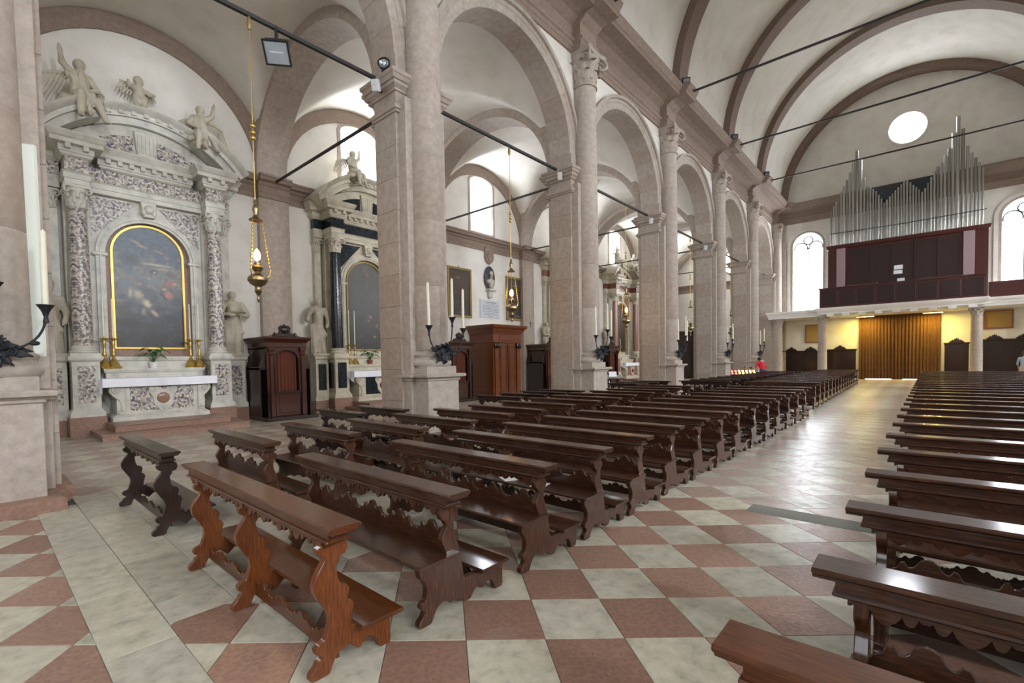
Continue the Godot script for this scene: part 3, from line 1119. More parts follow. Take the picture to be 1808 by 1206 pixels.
func paving() -> void:
	var o := struct("floor")
	var b := mb(); b.box(V(-17.6, -0.3, ZW - 0.6), V(15.6, -0.012, ZE + 0.6)); part("bed", b, M.joint, o)
	var reg := [Rect2(-3.85, ZW, 10.7, -0.82 - ZW), Rect2(-8.2, -0.45, 15.0, 5.0), Rect2(-17.0, ZW, 8.35, 3.0 - ZW)]
	var slabs := []   # [polygon, kind]
	# white bands: along the front of the pews, and the wide strip of slabs under the left pews
	var x := -8.2
	var q := 0
	while x < 6.8:
		var w: float = [1.35, 0.95, 1.2, 1.05][q % 4]
		slabs.append([Rect2(x, -0.82, w, 0.37), "w"])
		x += w
		q += 1
	var z := -0.82
	q = 0
	while z > -16.0:
		var dz: float = [0.42, 0.36, 0.55, 0.4, 0.62][q % 5]
		x = -8.65
		var i := 0
		while x < -3.86:
			var w: float = minf([1.4, 1.9, 1.1, 1.6][(q + i) % 4], -3.85 - x)
			slabs.append([Rect2(x, z - dz, w, dz), "w"])
			x += w
			i += 1
		z -= dz
		q += 1
	slabs.append([Rect2(-8.65, ZW, 4.8, z - ZW), "w"])
	slabs.append([Rect2(-8.65, -0.45, 0.45, 9.4), "w"])
	slabs.append([Rect2(-8.2, 4.55, 23.0, 4.4), "w"])
	slabs.append([Rect2(6.85, ZW, 8.1, 46.5), "w"])
	var list := []   # [centre, polygon, red]
	for reg_rect in reg:
		var r: Rect2 = reg_rect
		var m0 := int(floor((r.position.x + 1.77) / DX * 2)) - 1
		var m1 := int(ceil((r.end.x + 1.77) / DX * 2)) + 1
		var j0 := int(floor((r.position.y + 2.63) / DZ * 2)) - 1
		var j1 := int(ceil((r.end.y + 2.63) / DZ * 2)) + 1
		var box := PackedVector2Array([r.position, Vector2(r.end.x, r.position.y), r.end, Vector2(r.position.x, r.end.y)])
		for j in range(j0, j1 + 1):
			for m in range(m0, m1 + 1):
				if (m + j) % 2 != 0:
					continue
				var cc := Vector2(-1.77 + DX / 2 * m, -2.63 + DZ / 2 * j)
				var g := 0.0025
				var p := PackedVector2Array([cc + Vector2(DX / 2 - g, 0), cc + Vector2(0, DZ / 2 - g), cc - Vector2(DX / 2 - g, 0), cc - Vector2(0, DZ / 2 - g)])
				var whole: bool = r.grow(-0.001).has_point(p[0]) and r.grow(-0.001).has_point(p[1]) and r.grow(-0.001).has_point(p[2]) and r.grow(-0.001).has_point(p[3])
				if whole:
					list.append([cc, p, j % 2 != 0, true])
				else:
					for k in Geometry2D.intersect_polygons(p, box):
						list.append([cc, k, j % 2 != 0, false])
	var strip := PackedVector2Array([Vector2(-1.5, -6.05), Vector2(-0.1, -6.05), Vector2(-0.1, -5.72), Vector2(-1.5, -5.72)])
	b = mb()
	b.xf = Transform3D(Basis(Vector3(1, 0, 0), Vector3(0, 0, 1), Vector3(0, -1, 0)), Vector3.ZERO)
	b.extrude(strip, -0.002, 0.012, 0.0, 0.0)
	part("granite_strip", b, M.granite, o)
	# the 300 that show largest are parts of their own
	for s in slabs:
		var r: Rect2 = s[0].grow(-0.0025)
		list.append([r.get_center(), PackedVector2Array([r.position, Vector2(r.end.x, r.position.y), r.end, Vector2(r.position.x, r.end.y)]), false, false])
	var cam := Transform3D(Basis.from_euler(V(deg_to_rad(-1.86), deg_to_rad(41.1), 0)), V(0, 1.75, 0)).affine_inverse()
	for e in list:
		var p := cam * V(e[0].x, 0, e[0].y)
		var seen := p.z < -1.6 and absf(p.x / p.z) < 1.14 and p.y / p.z < 0.72
		e.append(1.0 / p.length() if seen else 0.0)
	list.sort_custom(func(a, c): return a[4] > c[4])
	var whites := ["tile_white", "tile_white_b", "tile_white_c"]
	var reds := ["tile_red", "tile_red_b", "tile_red_c"]
	var flat := Transform3D(Basis(Vector3(1, 0, 0), Vector3(0, 0, 1), Vector3(0, -1, 0)), Vector3.ZERO)
	b = mb(); b.xf = flat
	var g2 := 0.0025
	b.extrude(PackedVector2Array([Vector2(DX / 2 - g2, 0), Vector2(0, DZ / 2 - g2), -Vector2(DX / 2 - g2, 0), -Vector2(0, DZ / 2 - g2)]), -0.001, 0.014, 0.003, 0.0)
	var full := b.mesh()
	var rest := {}
	var i := 0
	for e in list:
		var paled: bool = e[0].y < -5.9 + 0.3 * sin(e[0].x * 3.0) or e[0].x < -8.6     # red tiles paler: floor sheen put into the nave colour, muted in the aisle
		var called: String = ((["tile_pale_sheen", "tile_pale_sheen_b", "tile_pale_sheen_c"] if paled else reds) if e[2] else whites)[rng.randi() % 3]
		if i < 300 and e[4] > 0.0:
			var nm := "floor_tile"
			if e[3]:
				part(nm, full, M[called], o, Transform3D(Basis(), V(e[0].x, 0, e[0].y)))
			else:
				b = mb(); b.xf = flat
				b.extrude(e[1], -0.001, 0.014, 0.0025, 0.0)
				part("floor_slab" if e[1].size() == 4 and not e[2] else nm, b, M[called], o)
		else:
			if not rest.has(called):
				rest[called] = mb()
				rest[called].xf = flat
			rest[called].extrude(e[1], -0.001, 0.014, 0.0, 0.0)
		i += 1
	for k in rest:
		var t := part("far_floor_tiles", rest[k], M[k], o)
		t.set_meta("kind", "stuff")


# ---------------------------------------------------------------- pews
func poly(a: Array) -> PackedVector2Array:
	var p := PackedVector2Array()
	for i in range(0, a.size(), 2):
		p.append(Vector2(a[i], a[i + 1]))
	return p


func rounded(p: PackedVector2Array, turns := 1) -> PackedVector2Array:
	# one step of corner cutting, which makes a drawn outline flow
	for t in turns:
		var q := PackedVector2Array()
		for i in p.size():
			var a := p[i]
			var c := p[(i + 1) % p.size()]
			if a.distance_to(c) < 0.012:
				q.append(a)
				continue
			q.append(a.lerp(c, 0.14))
			q.append(a.lerp(c, 0.86))
		p = q
	return p


func side_board(outline: PackedVector2Array, x0: float, x1: float) -> MB:
	# outline in (z, y), a board across x
	var b := mb()
	b.xf = Transform3D(Basis(Vector3(0, 0, 1), Vector3(0, 1, 0), Vector3(-1, 0, 0)), V(x1, 0, 0))
	b.extrude(outline, 0.0, x1 - x0, 0.004, 0.6)
	return b


func scallop(x0: float, x1: float, y: float, unit: float, depth: float, up: bool) -> PackedVector2Array:
	# a fretted board: straight on one side, lobed on the other
	var p := PackedVector2Array()
	var n := maxi(1, int(round((x1 - x0) / unit)))
	var w := (x1 - x0) / n
	var s := 1.0 if up else -1.0
	var base := 0.045
	for i in n:
		for k in 24:
			var t := k / 24.0
			var d: float
			var q := absf(t - 0.5)
			if up:   # a crested wave: round crown between two small curls
				d = 0.28 + 0.3 * sqrt(maxf(0.0, 1.0 - pow(q / 0.42, 2))) + 0.34 * sqrt(maxf(0.0, 1.0 - pow(q / 0.13, 2))) + 0.2 * sqrt(maxf(0.0, 1.0 - pow((q - 0.27) / 0.055, 2))) + 0.12 * sqrt(maxf(0.0, 1.0 - pow((q - 0.46) / 0.04, 2)))
			else:    # a hanging tongue between two small round drops
				d = 0.3 + 0.52 * sqrt(maxf(0.0, 1.0 - pow(q / 0.2, 2))) * (1.0 - 1.2 * q) + 0.34 * sqrt(maxf(0.0, 1.0 - pow((q - 0.31) / 0.1, 2))) + 0.1 * sqrt(maxf(0.0, 1.0 - pow((q - 0.47) / 0.05, 2)))
			p.append(Vector2(x0 + w * (i + t), y + s * depth * d))
	p.append(Vector2(x1, y + s * depth * 0.3))
	p.append(Vector2(x1, y - s * base))
	p.append(Vector2(x0, y - s * base))
	return p


const PEW_END := [0.25, 0.0, 0.268, 0.015, 0.262, 0.045, 0.23, 0.07, 0.215, 0.105, 0.235, 0.115, 0.248, 0.14, 0.235, 0.165, 0.205, 0.175, 0.198, 0.21, 0.195, 0.25, 0.215, 0.3, 0.245, 0.33, 0.255, 0.365, 0.245, 0.402, 0.02, 0.402, 0.03, 0.45, 0.055, 0.5, 0.06, 0.54, 0.03, 0.585, 0.01, 0.62, 0.025, 0.65, 0.06, 0.675, 0.07, 0.715, 0.055, 0.75, 0.06, 0.78, -0.06, 0.78, -0.07, 0.73, -0.095, 0.71, -0.09, 0.67, -0.055, 0.64, -0.05, 0.57, -0.075, 0.5, -0.1, 0.44, -0.11, 0.36, -0.13, 0.28, -0.14, 0.2, -0.3, 0.195, -0.31, 0.178, -0.545, 0.178, -0.545, 0.0, -0.455, 0.0, -0.45, 0.045, -0.425, 0.085, -0.38, 0.1, -0.35, 0.07, -0.32, 0.06, -0.29, 0.085, -0.25, 0.09, -0.22, 0.06, -0.2, 0.03, -0.14, 0.03, -0.1, 0.075, -0.05, 0.085, -0.01, 0.07, 0.02, 0.1, 0.07, 0.11, 0.11, 0.085, 0.135, 0.05, 0.16, 0.0]
const DESK_END := [0.13, 0.0, 0.15, 0.015, 0.145, 0.045, 0.115, 0.07, 0.1, 0.1, 0.075, 0.105, 0.085, 0.125, 0.11, 0.14, 0.115, 0.17, 0.09, 0.19, 0.055, 0.2, 0.04, 0.24, 0.025, 0.29, 0.03, 0.34, 0.07, 0.41, 0.11, 0.48, 0.115, 0.54, 0.09, 0.59, 0.05, 0.645, 0.045, 0.665, 0.07, 0.675, 0.09, 0.7, 0.09, 0.725, 0.065, 0.735, 0.07, 0.755, 0.055, 0.785, -0.06, 0.785, -0.06, 0.755, -0.085, 0.735, -0.095, 0.695, -0.08, 0.66, -0.045, 0.65, -0.04, 0.625, -0.02, 0.6, -0.03, 0.53, -0.045, 0.49, -0.08, 0.48, -0.1, 0.445, -0.09, 0.41, -0.085, 0.39, -0.11, 0.375, -0.125, 0.34, -0.11, 0.3, -0.1, 0.225, -0.2, 0.205, -0.36, 0.2, -0.37, 0.0, -0.29, 0.0, -0.28, 0.045, -0.25, 0.085, -0.21, 0.115, -0.185, 0.09, -0.15, 0.06, -0.12, 0.085, -0.09, 0.115, -0.05, 0.11, -0.01, 0.09, 0.015, 0.05, 0.035, 0.0]


func bar_x(b: MB, prof: Array, x0: float, x1: float) -> void:
	# a moulded bar along x; prof = z, y pairs
	b.xf = Transform3D(Basis(Vector3(0, 0, 1), Vector3(0, 1, 0), Vector3(-1, 0, 0)), V(x1, 0, 0))
	b.extrude(poly(prof), 0.0, x1 - x0, 0.004, 0.0)
	b.xf = Transform3D()


func make_pew(l: float, desk: bool, wx: String, wy: String) -> Dictionary:
	# frame: x along the bench, +z the side the sitters face, z = 0 under the book ledge
	var key := "pew%s%s%s" % [l, desk, wx]
	if cache.has(key):
		return cache[key]
	var d := {"desk": desk, "l": l}
	var h := l / 2
	var b := mb()
	bar_x(b, [-0.075, 0.828, -0.075, 0.838, -0.088, 0.846, -0.097, 0.852, -0.097, 0.862, -0.088, 0.872, 0.088, 0.872, 0.097, 0.862, 0.097, 0.852, 0.088, 0.846, 0.075, 0.838, 0.075, 0.828], -h, h)
	d.ledge = b.mesh()
	b = mb(); bar_x(b, [-0.055, 0.775, -0.055, 0.828, 0.06, 0.828, 0.06, 0.775], -h + 0.08, h - 0.08); d.frieze = b.mesh()
	b = mb(); bar_x(b, [-0.064, 0.765, -0.07, 0.772, -0.064, 0.782, 0.069, 0.782, 0.076, 0.772, 0.069, 0.765], -h + 0.07, h - 0.07); d.beading = b.mesh()
	b = mb()
	b.extrude(scallop(-h + 0.12, h - 0.12, 0.775, 0.235, 0.1, false), 0.035, 0.055, 0.002, 0.6)
	d.apron = b.mesh()
	var xs := [-h + 0.14, h - 0.18]
	if desk and l > 2.4:
		xs = [-h + 0.3, -h + 1.32, h - 0.2]
	d.xs = xs
	d.end = side_board(rounded(poly(DESK_END if desk else PEW_END)), 0.0, 0.05).mesh()
	var kz := -0.14 if desk else -0.285
	b = mb(); bar_x(b, [kz - 0.27, 0.198, kz - 0.285, 0.21, kz - 0.275, 0.224, kz, 0.224, kz + 0.012, 0.21, kz, 0.198], -h + 0.08, h - 0.08); d.kneeler = b.mesh()
	b = mb()
	b.extrude(scallop(-h + 0.16, h - 0.16, 0.11 if desk else 0.1, 0.3, 0.085, true), (-0.03 if desk else -0.34), (-0.005 if desk else -0.32), 0.002, 0.6)
	d.rail = b.mesh()
	if not desk:
		b = mb(); bar_x(b, [-0.07, 0.4, -0.07, 0.424, 0.275, 0.424, 0.292, 0.416, 0.286, 0.406, 0.27, 0.4], -h + 0.09, h - 0.09); d.seat = b.mesh()
		b = mb()
		b.extrude(scallop(-h + 0.16, h - 0.16, 0.46, 0.4, 0.165, true), -0.05, -0.025, 0.002, 0.6)
		d.back = b.mesh()
	cache[key] = d
	return d


func put_pew(l: float, desk: bool, x: float, z: float, label: String, group: String, tone := 0, turn := 0.0) -> void:
	var wx: String = ["wood_x", "wood_b_x", "honey_x", "wood_dark_x"][tone]
	var wy: String = ["wood_y", "wood_b_y", "honey_y", "wood_dark_y"][tone]
	var d := make_pew(l, desk, wx, wy)
	var o := thing("prayer_desk" if desk else "church_pew", label, "prayer desk" if desk else "pew", V(x, 0.0015, z), turn, group)
	part("book_ledge", d.ledge, M[wx], o)
	part("frieze_board", d.frieze, M[wx], o)
	part("beading", d.beading, M[wx], o)
	part("fretted_apron", d.apron, M[wx], o)
	for sx in d.xs:
		part("end_board" if not desk else "support_board", d.end, M[wy], o, Transform3D(Basis(), V(sx, 0, 0)))
	part("kneeler", d.kneeler, M[wx], o)
	part("fretted_rail", d.rail, M[wx], o)
	if not desk:
		part("seat", d.seat, M[wx], o)
		part("fretted_back", d.back, M[wx], o)


const NTH := ["first", "second", "third", "fourth", "fifth", "sixth", "seventh", "eighth", "ninth", "tenth", "eleventh", "twelfth", "thirteenth", "fourteenth", "fifteenth", "sixteenth", "seventeenth", "eighteenth", "nineteenth", "twentieth", "twenty-first", "twenty-second", "twenty-third", "twenty-fourth", "twenty-fifth", "twenty-sixth", "twenty-seventh", "twenty-eighth", "twenty-ninth", "thirtieth", "thirty-first", "thirty-second"]


func all_pews() -> void:
	# left of the aisle, next to it
	put_pew(2.68, true, -3.69, -1.30, "honey brown prayer desk with three scrolled supports, nearest on the left", "pews beside the aisle, left block", 2)
	put_pew(2.25, false, -3.45, -2.12, "dark walnut pew directly behind the honey brown prayer desk", "pews beside the aisle, left block", 0)
	var zi := [-3.15, -4.08, -5.0, -5.98, -6.93, -7.92, -8.92, -9.95, -10.97, -12.03, -13.05, -14.12, -15.3]
	for i in zi.size():
		put_pew(2.2, false, -3.42 + 0.01 * (i % 3), zi[i], "walnut pew along the aisle's left side, %s row behind the prayer desk" % NTH[i + 1], "pews beside the aisle, left block", [0, 1, 0][i % 3])
	# second column
	put_pew(1.95, true, -6.78, -1.30, "dark short prayer desk standing alone near the big foreground pier", "second column of pews on the left", 3)
	var zm := [[-6.47, -2.2], [-6.32, -3.12], [-5.95, -3.95], [-5.95, -4.85], [-6.05, -5.82], [-6.02, -6.68], [-6.1, -7.72], [-6.1, -8.72], [-6.1, -9.65], [-6.2, -10.58], [-6.2, -11.62], [-6.25, -12.65], [-6.3, -13.7], [-6.35, -14.8]]
	for i in zm.size():
		put_pew(1.9, false, zm[i][0], zm[i][1], "dark pew in the second column from the aisle, %s row behind its prayer desk" % NTH[i], "second column of pews on the left", [0, 1][i % 2], 0.02 * sin(i * 2.3))
	# under the arches
	var zo := [[-8.2, -4.5], [-8.05, -5.3], [-8.05, -8.7], [-8.05, -9.65], [-8.05, -10.55], [-8.05, -11.45], [-8.05, -15.6], [-8.1, -16.6], [-8.1, -17.7]]
	for i in zo.size():
		put_pew(1.55, false, zo[i][0], zo[i][1], "very dark short pew under the arcade arches, %s in line" % NTH[i], "short pews under the arcade", 3)
	# beyond the cross aisle, left
	for i in 16:
		var z := -18.3 - 1.13 * i
		put_pew(2.2, false, -3.62 - 0.02 * i, z, "walnut pew beside the aisle beyond the cross passage, %s row" % NTH[i], "far left pews beside the aisle", 0)
		if i < 13:
			put_pew(1.9, false, -6.2, z + 0.1, "dark pew of the second column beyond the cross passage, %s row" % NTH[i], "far left pews of the second column", 3)
	# right of the aisle
	put_pew(3.6, true, 1.32, -1.55, "honey brown prayer desk cut off by the lower right corner", "pews right of the aisle", 2)
	var zr := [-2.35, -3.38, -4.45, -5.55, -6.65, -7.8, -8.85]
	for i in 28:
		var z: float = zr[i] if i < zr.size() else -8.85 - 1.1 * (i - 6)
		put_pew(3.6, false, 1.46 + 0.012 * i, z, "long walnut pew right of the aisle, %s row behind the prayer desk" % NTH[i], "pews right of the aisle", [0, 1][i % 2])


# ---------------------------------------------------------------- altars along the left wall (frame: z out from the wall, x along it)
func wall_at(z: float, out := 0.0) -> Transform3D:
	return Transform3D(Basis(Vector3.UP, PI / 2), V(WX + out, 0, z))


func modillions(b: MB, x0: float, x1: float, y: float, z: float, h: float, step := 0.24) -> void:
	var n := maxi(1, int((x1 - x0) / step))
	for i in n:
		var xm := x0 + (x1 - x0) * (i + 0.5) / n
		b.box(V(xm - 0.055, y - h * 1.25, z - 0.2), V(xm + 0.055, y, z), 0.008)


func scroll(b: MB, at: Vector3, r: float, sgn: float, w: float) -> void:
	var p := []
	var rd := []
	for k in 22:
		var t := k / 21.0
		var rr := r * (1.0 - 0.85 * t)
		var a := PI / 2 - sgn * t * 9.0
		p.append(at + V(rr * cos(a), rr * sin(a), 0))
		rd.append(w * (1.0 - 0.5 * t))
	b.tube(p, rd, 6)


func altar(at_z: float, label: String, white: String, panel: String, col: String, frieze: String, pic: Texture2D, piclabel: String, gilt: String, hide := false) -> Node3D:
	var o := thing("side_altar", label, "altar", V(WX, 0, at_z), PI / 2)
	var W: Material = M[white]
	var P: Material = M[panel]
	var b := mb()
	for s in [-1, 1]:
		b.stack(s * 1.54 - 0.36, s * 1.54 + 0.36, 0.0, 0.98, [[0.0, 0.0], [0.0, 0.5]])
		b.stack(s * 2.1 - 0.3, s * 2.1 + 0.3, 0.0, 0.56, [[0.0, 0.0], [0.0, 0.42]])
	b.box(V(-1.2, 0, 0), V(1.2, 0.5, 0.3))
	part("plinth", b, M.step_red, o)
	for s in [-1, 1]:
		b = mb()
		b.stack(s * 1.54 - 0.27, s * 1.54 + 0.27, 0.28, 0.9, [[0.07, 0.5], [0.07, 0.6], [0.03, 0.66], [0.0, 0.72], [0.0, 1.9], [0.02, 1.92], [0.06, 1.96], [0.07, 2.0], [0.07, 2.05]])
		var ped := part("pedestal", b, W, o)
		b = mb(); b.box(V(s * 1.54 - 0.17, 0.86, 0.87), V(s * 1.54 + 0.17, 1.8, 0.912)); b.box(V(s * 1.54 - 0.272, 0.86, 0.4), V(s * 1.54 + 0.272, 1.8, 0.78)); part("inlay_panel", b, P, ped)
		b = mb()
		b.stack(s * 2.1 - 0.24, s * 2.1 + 0.24, 0.0, 0.5, [[0.05, 0.42], [0.05, 0.55], [0.0, 0.62], [0.0, 1.9], [0.05, 1.95], [0.06, 2.05]], true)
		ped = part("statue_pedestal", b, W, o)
		b = mb(); b.box(V(s * 2.1 - 0.15, 0.8, 0.47), V(s * 2.1 + 0.15, 1.75, 0.512)); part("inlay_panel", b, P, ped)
		# column
		b = mb()
		b.lathe([[0.205, 2.32], [0.205, 3.2], [0.2, 4.2], [0.175, 5.84]], 0.0, TAU, 24)
		var shaft := part("column", b, M[col], o, Transform3D(Basis(), V(s * 1.54, 0, 0.62)))
		b = mb()
		b.stack(-0.29, 0.29, -0.29, 0.29, [[0.0, 2.05], [0.0, 2.13]])
		b.lathe([[0.27, 2.13], [0.29, 2.16], [0.28, 2.2], [0.24, 2.22], [0.235, 2.25], [0.25, 2.28], [0.24, 2.31], [0.21, 2.33]], 0.0, TAU, 24)
		part("column_base", b, W, shaft)
		part("capital", capital(0.178, 0.56), W, shaft, Transform3D(Basis(), V(0, 5.84, 0)))
		# pilaster behind the column and the outer strip
		b = mb(); b.box(V(s * 1.54 - 0.24, 2.05, 0.0), V(s * 1.54 + 0.24, 6.4, 0.3), 0.01); b.box(V(s * 1.98 - 0.12, 2.05, 0.0), V(s * 1.98 + 0.12, 6.4, 0.16), 0.01); part("pilaster", b, W, o)
		# entablature over the column
		b = mb(); b.stack(s * 1.54 - 0.24, s * 1.54 + 0.24, 0.0, 0.86, [[0.0, 6.4], [0.0, 6.52], [0.02, 6.53], [0.02, 6.66], [0.05, 6.7], [0.0, 6.72]], true)
		part("architrave_block", b, W, o)
		b = mb(); b.box(V(s * 1.54 - 0.23, 6.72, 0.0), V(s * 1.54 + 0.23, 7.06, 0.85)); part("frieze_block", b, M[frieze], o)
		b = mb()
		b.stack(s * 1.54 - 0.26, s * 1.54 + 0.26, 0.0, 0.88, [[0.0, 7.06], [0.05, 7.1], [0.05, 7.14], [0.08, 7.16], [0.08, 7.3], [0.24, 7.32], [0.24, 7.42], [0.28, 7.46], [0.33, 7.56], [0.33, 7.6]], true)
		modillions(b, s * 1.54 - 0.34, s * 1.54 + 0.34, 7.33, 1.1, 0.1, 0.23)
		part("cornice_block", b, W, o)
		# the shallow outer strip of the entablature
		var xa: float = 1.8 if s > 0 else -2.14
		b = mb(); b.box(V(xa, 6.4, 0.0), V(xa + 0.34, 6.72, 0.24), 0.01); part("side_architrave", b, W, o)
		b = mb(); b.box(V(xa + 0.01, 6.72, 0.0), V(xa + 0.33, 7.06, 0.22)); part("side_frieze", b, M[frieze], o)
		b = mb(); b.stack(xa, xa + 0.34, 0.0, 0.24, [[0.0, 7.06], [0.08, 7.16], [0.08, 7.3], [0.2, 7.32], [0.2, 7.42], [0.28, 7.56], [0.28, 7.6]], true); part("side_cornice", b, W, o)
		part("side_capital", capital(0.1, 0.5), W, o, Transform3D(Basis(), V(s * 1.98, 5.88, 0.1)))
		# outer half of the broken pediment
		b = mb()
		var a0 := acos(2.42 / 2.95)
		var a1 := acos(1.18 / 2.95)
		part("pediment_piece", ring_z([[2.52, 0.0], [2.7, 0.0], [2.95, 0.0], [2.95, 1.2], [2.88, 1.16], [2.8, 1.04], [2.7, 1.02], [2.7, 0.9], [2.52, 0.88]], V(0, 5.98, 0), a0 if s > 0 else PI - a1, a1 if s > 0 else PI - a0, 10), W, o)
		b = mb()
		b.box(V(s * 1.0 - 0.32 * s if s > 0 else -1.0, 7.6, 0.0), V(s * 1.9 if s > 0 else -0.68, 7.62, 0.5))
	# middle: back plate with the arched recess
	var hole := arched(0.0, 0.98, 2.05, 4.86, 18)
	b = mb(); holed(b, -1.32, 0.5, 1.32, 6.4, hole, 0.0, 0.22); part("back_plate", b, W, o)
	b = mb(); b.box(V(-1.0, 1.9, 0.005), V(1.0, 5.95, 0.09)); part("recess", b, M.step_red if panel == "breccia" else W, o)
	b = mb(); frame_of(b, hole, 0.2, 0.2, 0.3); frame_of(b, grow(hole, 0.07), 0.05, 0.29, 0.33)
	for s in [-1, 1]:
		b.stack(s * 1.09 - 0.12, s * 1.09 + 0.12, 0.15, 0.3, [[0.0, 4.76], [0.04, 4.8], [0.04, 4.86], [0.0, 4.88]])
	part("arch_moulding", b, W, o)
	for s in [-1, 1]:   # spandrels
		var sp := PackedVector2Array([Vector2(s * 1.24, 5.3), Vector2(s * 1.24, 6.34), Vector2(s * 0.25, 6.34)])
		var cut := Geometry2D.clip_polygons(sp, grow(hole, 0.22))
		for q in cut:
			b = mb(); b.extrude(q, 0.2, 0.236, 0.0, 0.0); part("spandrel", b, P, o)
	b = mb()
	b.extrude(poly([-0.13, 5.98, 0.13, 5.98, 0.19, 6.42, -0.19, 6.42]), 0.2, 0.44, 0.02, 0.0)
	b.ball(V(0, 6.2, 0.44), V(0.12, 0.13, 0.08)); b.ball(V(-0.11, 6.12, 0.42), V(0.07, 0.1, 0.05)); b.ball(V(0.11, 6.12, 0.42), V(0.07, 0.1, 0.05))
	part("keystone", b, W, o)
	b = mb(); b.stack(-1.3, 1.3, 0.0, 0.4, [[0.0, 6.4], [0.0, 6.52], [0.02, 6.53], [0.02, 6.66], [0.05, 6.7], [0.0, 6.72]], true); part("architrave", b, W, o)
	b = mb(); b.box(V(-1.32, 6.72, 0.0), V(1.32, 7.06, 0.38)); part("frieze", b, M[frieze], o)
	b = mb()
	b.stack(-1.0, 1.0, 0.0, 0.42, [[0.0, 7.06], [0.05, 7.1], [0.05, 7.14], [0.08, 7.16], [0.08, 7.3], [0.2, 7.32], [0.2, 7.42], [0.26, 7.56], [0.26, 7.6]], true)
	modillions(b, -1.0, 1.0, 7.33, 0.6, 0.1, 0.23)
	part("cornice", b, W, o)
	# segment over the middle
	var t0 := acos(1.3 / 2.95)
	b = ring_z([[2.5, 0.0], [2.95, 0.0], [2.95, 0.72], [2.88, 0.68], [2.8, 0.56], [2.68, 0.54], [2.68, 0.46], [2.5, 0.44]], V(0, 5.98, 0), t0, PI - t0, 14)
	for i in 9:
		var a := t0 + (PI - 2 * t0) * (i + 0.5) / 9
		b.xf = Transform3D(Basis(Vector3(0, 0, 1), a - PI / 2), V(2.72 * cos(a), 5.98 + 2.72 * sin(a), 0))
		b.box(V(-0.055, 0.0, 0.46), V(0.055, 0.1, 0.6), 0.006)
	b.xf = Transform3D()
	part("pediment", b, W, o)
	var tym := arc(0, 5.98, 2.5, 0.55, PI - 0.55, 16)
	b = mb(); b.extrude(tym, 0.0, 0.3, 0.0, 0.0); part("tympanum", b, W, o)
	for s in [-1, 1]:
		var q := PackedVector2Array()
		for e in arc(0, 5.98, 2.22, PI / 2 - s * 0.69, PI / 2 - s * 0.125, 8):
			q.append(e)
		q.append(Vector2(s * 0.27, 7.66))
		b = mb(); b.extrude(q, 0.28, 0.325, 0.0, 0.0); part("tympanum_panel", b, M[frieze], o)
	b = mb(); b.extrude(poly([-0.2, 7.6, 0.2, 7.6, 0.27, 8.35, -0.27, 8.35]), 0.28, 0.42, 0.02, 0.0)
	for i in 5:
		b.box(V(-0.2 + 0.09 * i, 7.75, 0.41), V(-0.15 + 0.09 * i, 8.25, 0.44), 0.01)
	part("console", b, W, o)
	# the altar table with its scrolled front, the shelf behind it
	b = mb()
	b.stack(-1.0, 1.0, 0.3, 1.12, [[0.1, 0.34], [0.1, 0.44], [0.05, 0.48], [0.0, 0.52], [0.0, 1.28], [0.06, 1.32], [0.06, 1.36]])
	part("table_block", b, W, o)
	b = mb(); b.box(V(-0.72, 0.58, 1.1), V(0.72, 1.22, 1.135)); part("table_inlay", b, P, o)
	for s in [-1, 1]:
		b = mb()
		var p := rounded(poly([0.0, 0.5, 0.13, 0.5, 0.16, 0.56, 0.1, 0.62, 0.09, 0.74, 0.13, 0.88, 0.24, 0.98, 0.33, 1.1, 0.33, 1.24, 0.25, 1.32, 0.0, 1.32]))
		for i in p.size():
			p[i] = Vector2(s * (0.82 + p[i].x), p[i].y)
		b.extrude(p, 0.9, 1.17, 0.015, 0.6)
		scroll(b, V(s * 1.0, 1.16, 1.18), 0.11, s, 0.028)
		scroll(b, V(s * 0.93, 0.58, 1.18), 0.07, -s, 0.02)
		part("scroll_support", b, W, o)
	b = mb()   # cartouche
	var ca := rounded(poly([-0.05, 0.5, 0.05, 0.5, 0.12, 0.62, 0.22, 0.74, 0.24, 0.95, 0.34, 1.1, 0.3, 1.22, 0.1, 1.2, 0.0, 1.13, -0.1, 1.2, -0.3, 1.22, -0.34, 1.1, -0.24, 0.95, -0.22, 0.74, -0.12, 0.62]))
	b.extrude(ca, 1.12, 1.165, 0.012, 0.6)
	scroll(b, V(-0.24, 1.14, 1.17), 0.08, 1, 0.018); scroll(b, V(0.24, 1.14, 1.17), 0.08, -1, 0.018)
	part("cartouche", b, W, o)
	b = mb(); b.xf = Transform3D(Basis.from_scale(V(0.15, 0.15, 0.03)), V(0, 0.9, 1.165)); b.ball(Vector3.ZERO, Vector3.ONE); part("medallion", b, M.red_marble if panel == "breccia" else M.honey_y, o)
	b = mb(); b.box(V(-1.26, 1.36, 0.2), V(1.26, 1.46, 1.26), 0.015); part("table_top", b, W, o)
	b = mb()
	b.stack(-1.12, 1.12, 0.2, 0.62, [[0.0, 1.46], [0.0, 1.6], [0.03, 1.62], [0.05, 1.68], [0.05, 1.72]])
	b.stack(-0.95, 0.95, 0.1, 0.42, [[0.0, 1.72], [0.0, 1.92], [0.04, 1.95], [0.05, 2.02], [0.05, 2.05]])
	part("candle_shelf", b, W, o)
	# steps
	b = mb(); b.stack(-1.5, 1.7, 0.0, 2.5, [[0.0, 0.002], [0.0, 0.13], [0.025, 0.14], [0.025, 0.165]], true); part("lower_step", b, M.step_red, o)
	b = mb(); b.stack(-1.2, 1.35, 0.0, 2.12, [[0.0, 0.166], [0.0, 0.3], [0.025, 0.31], [0.025, 0.338]], true); part("upper_step", b, M.step_red, o)
	# cloth
	b = mb()
	var g := []
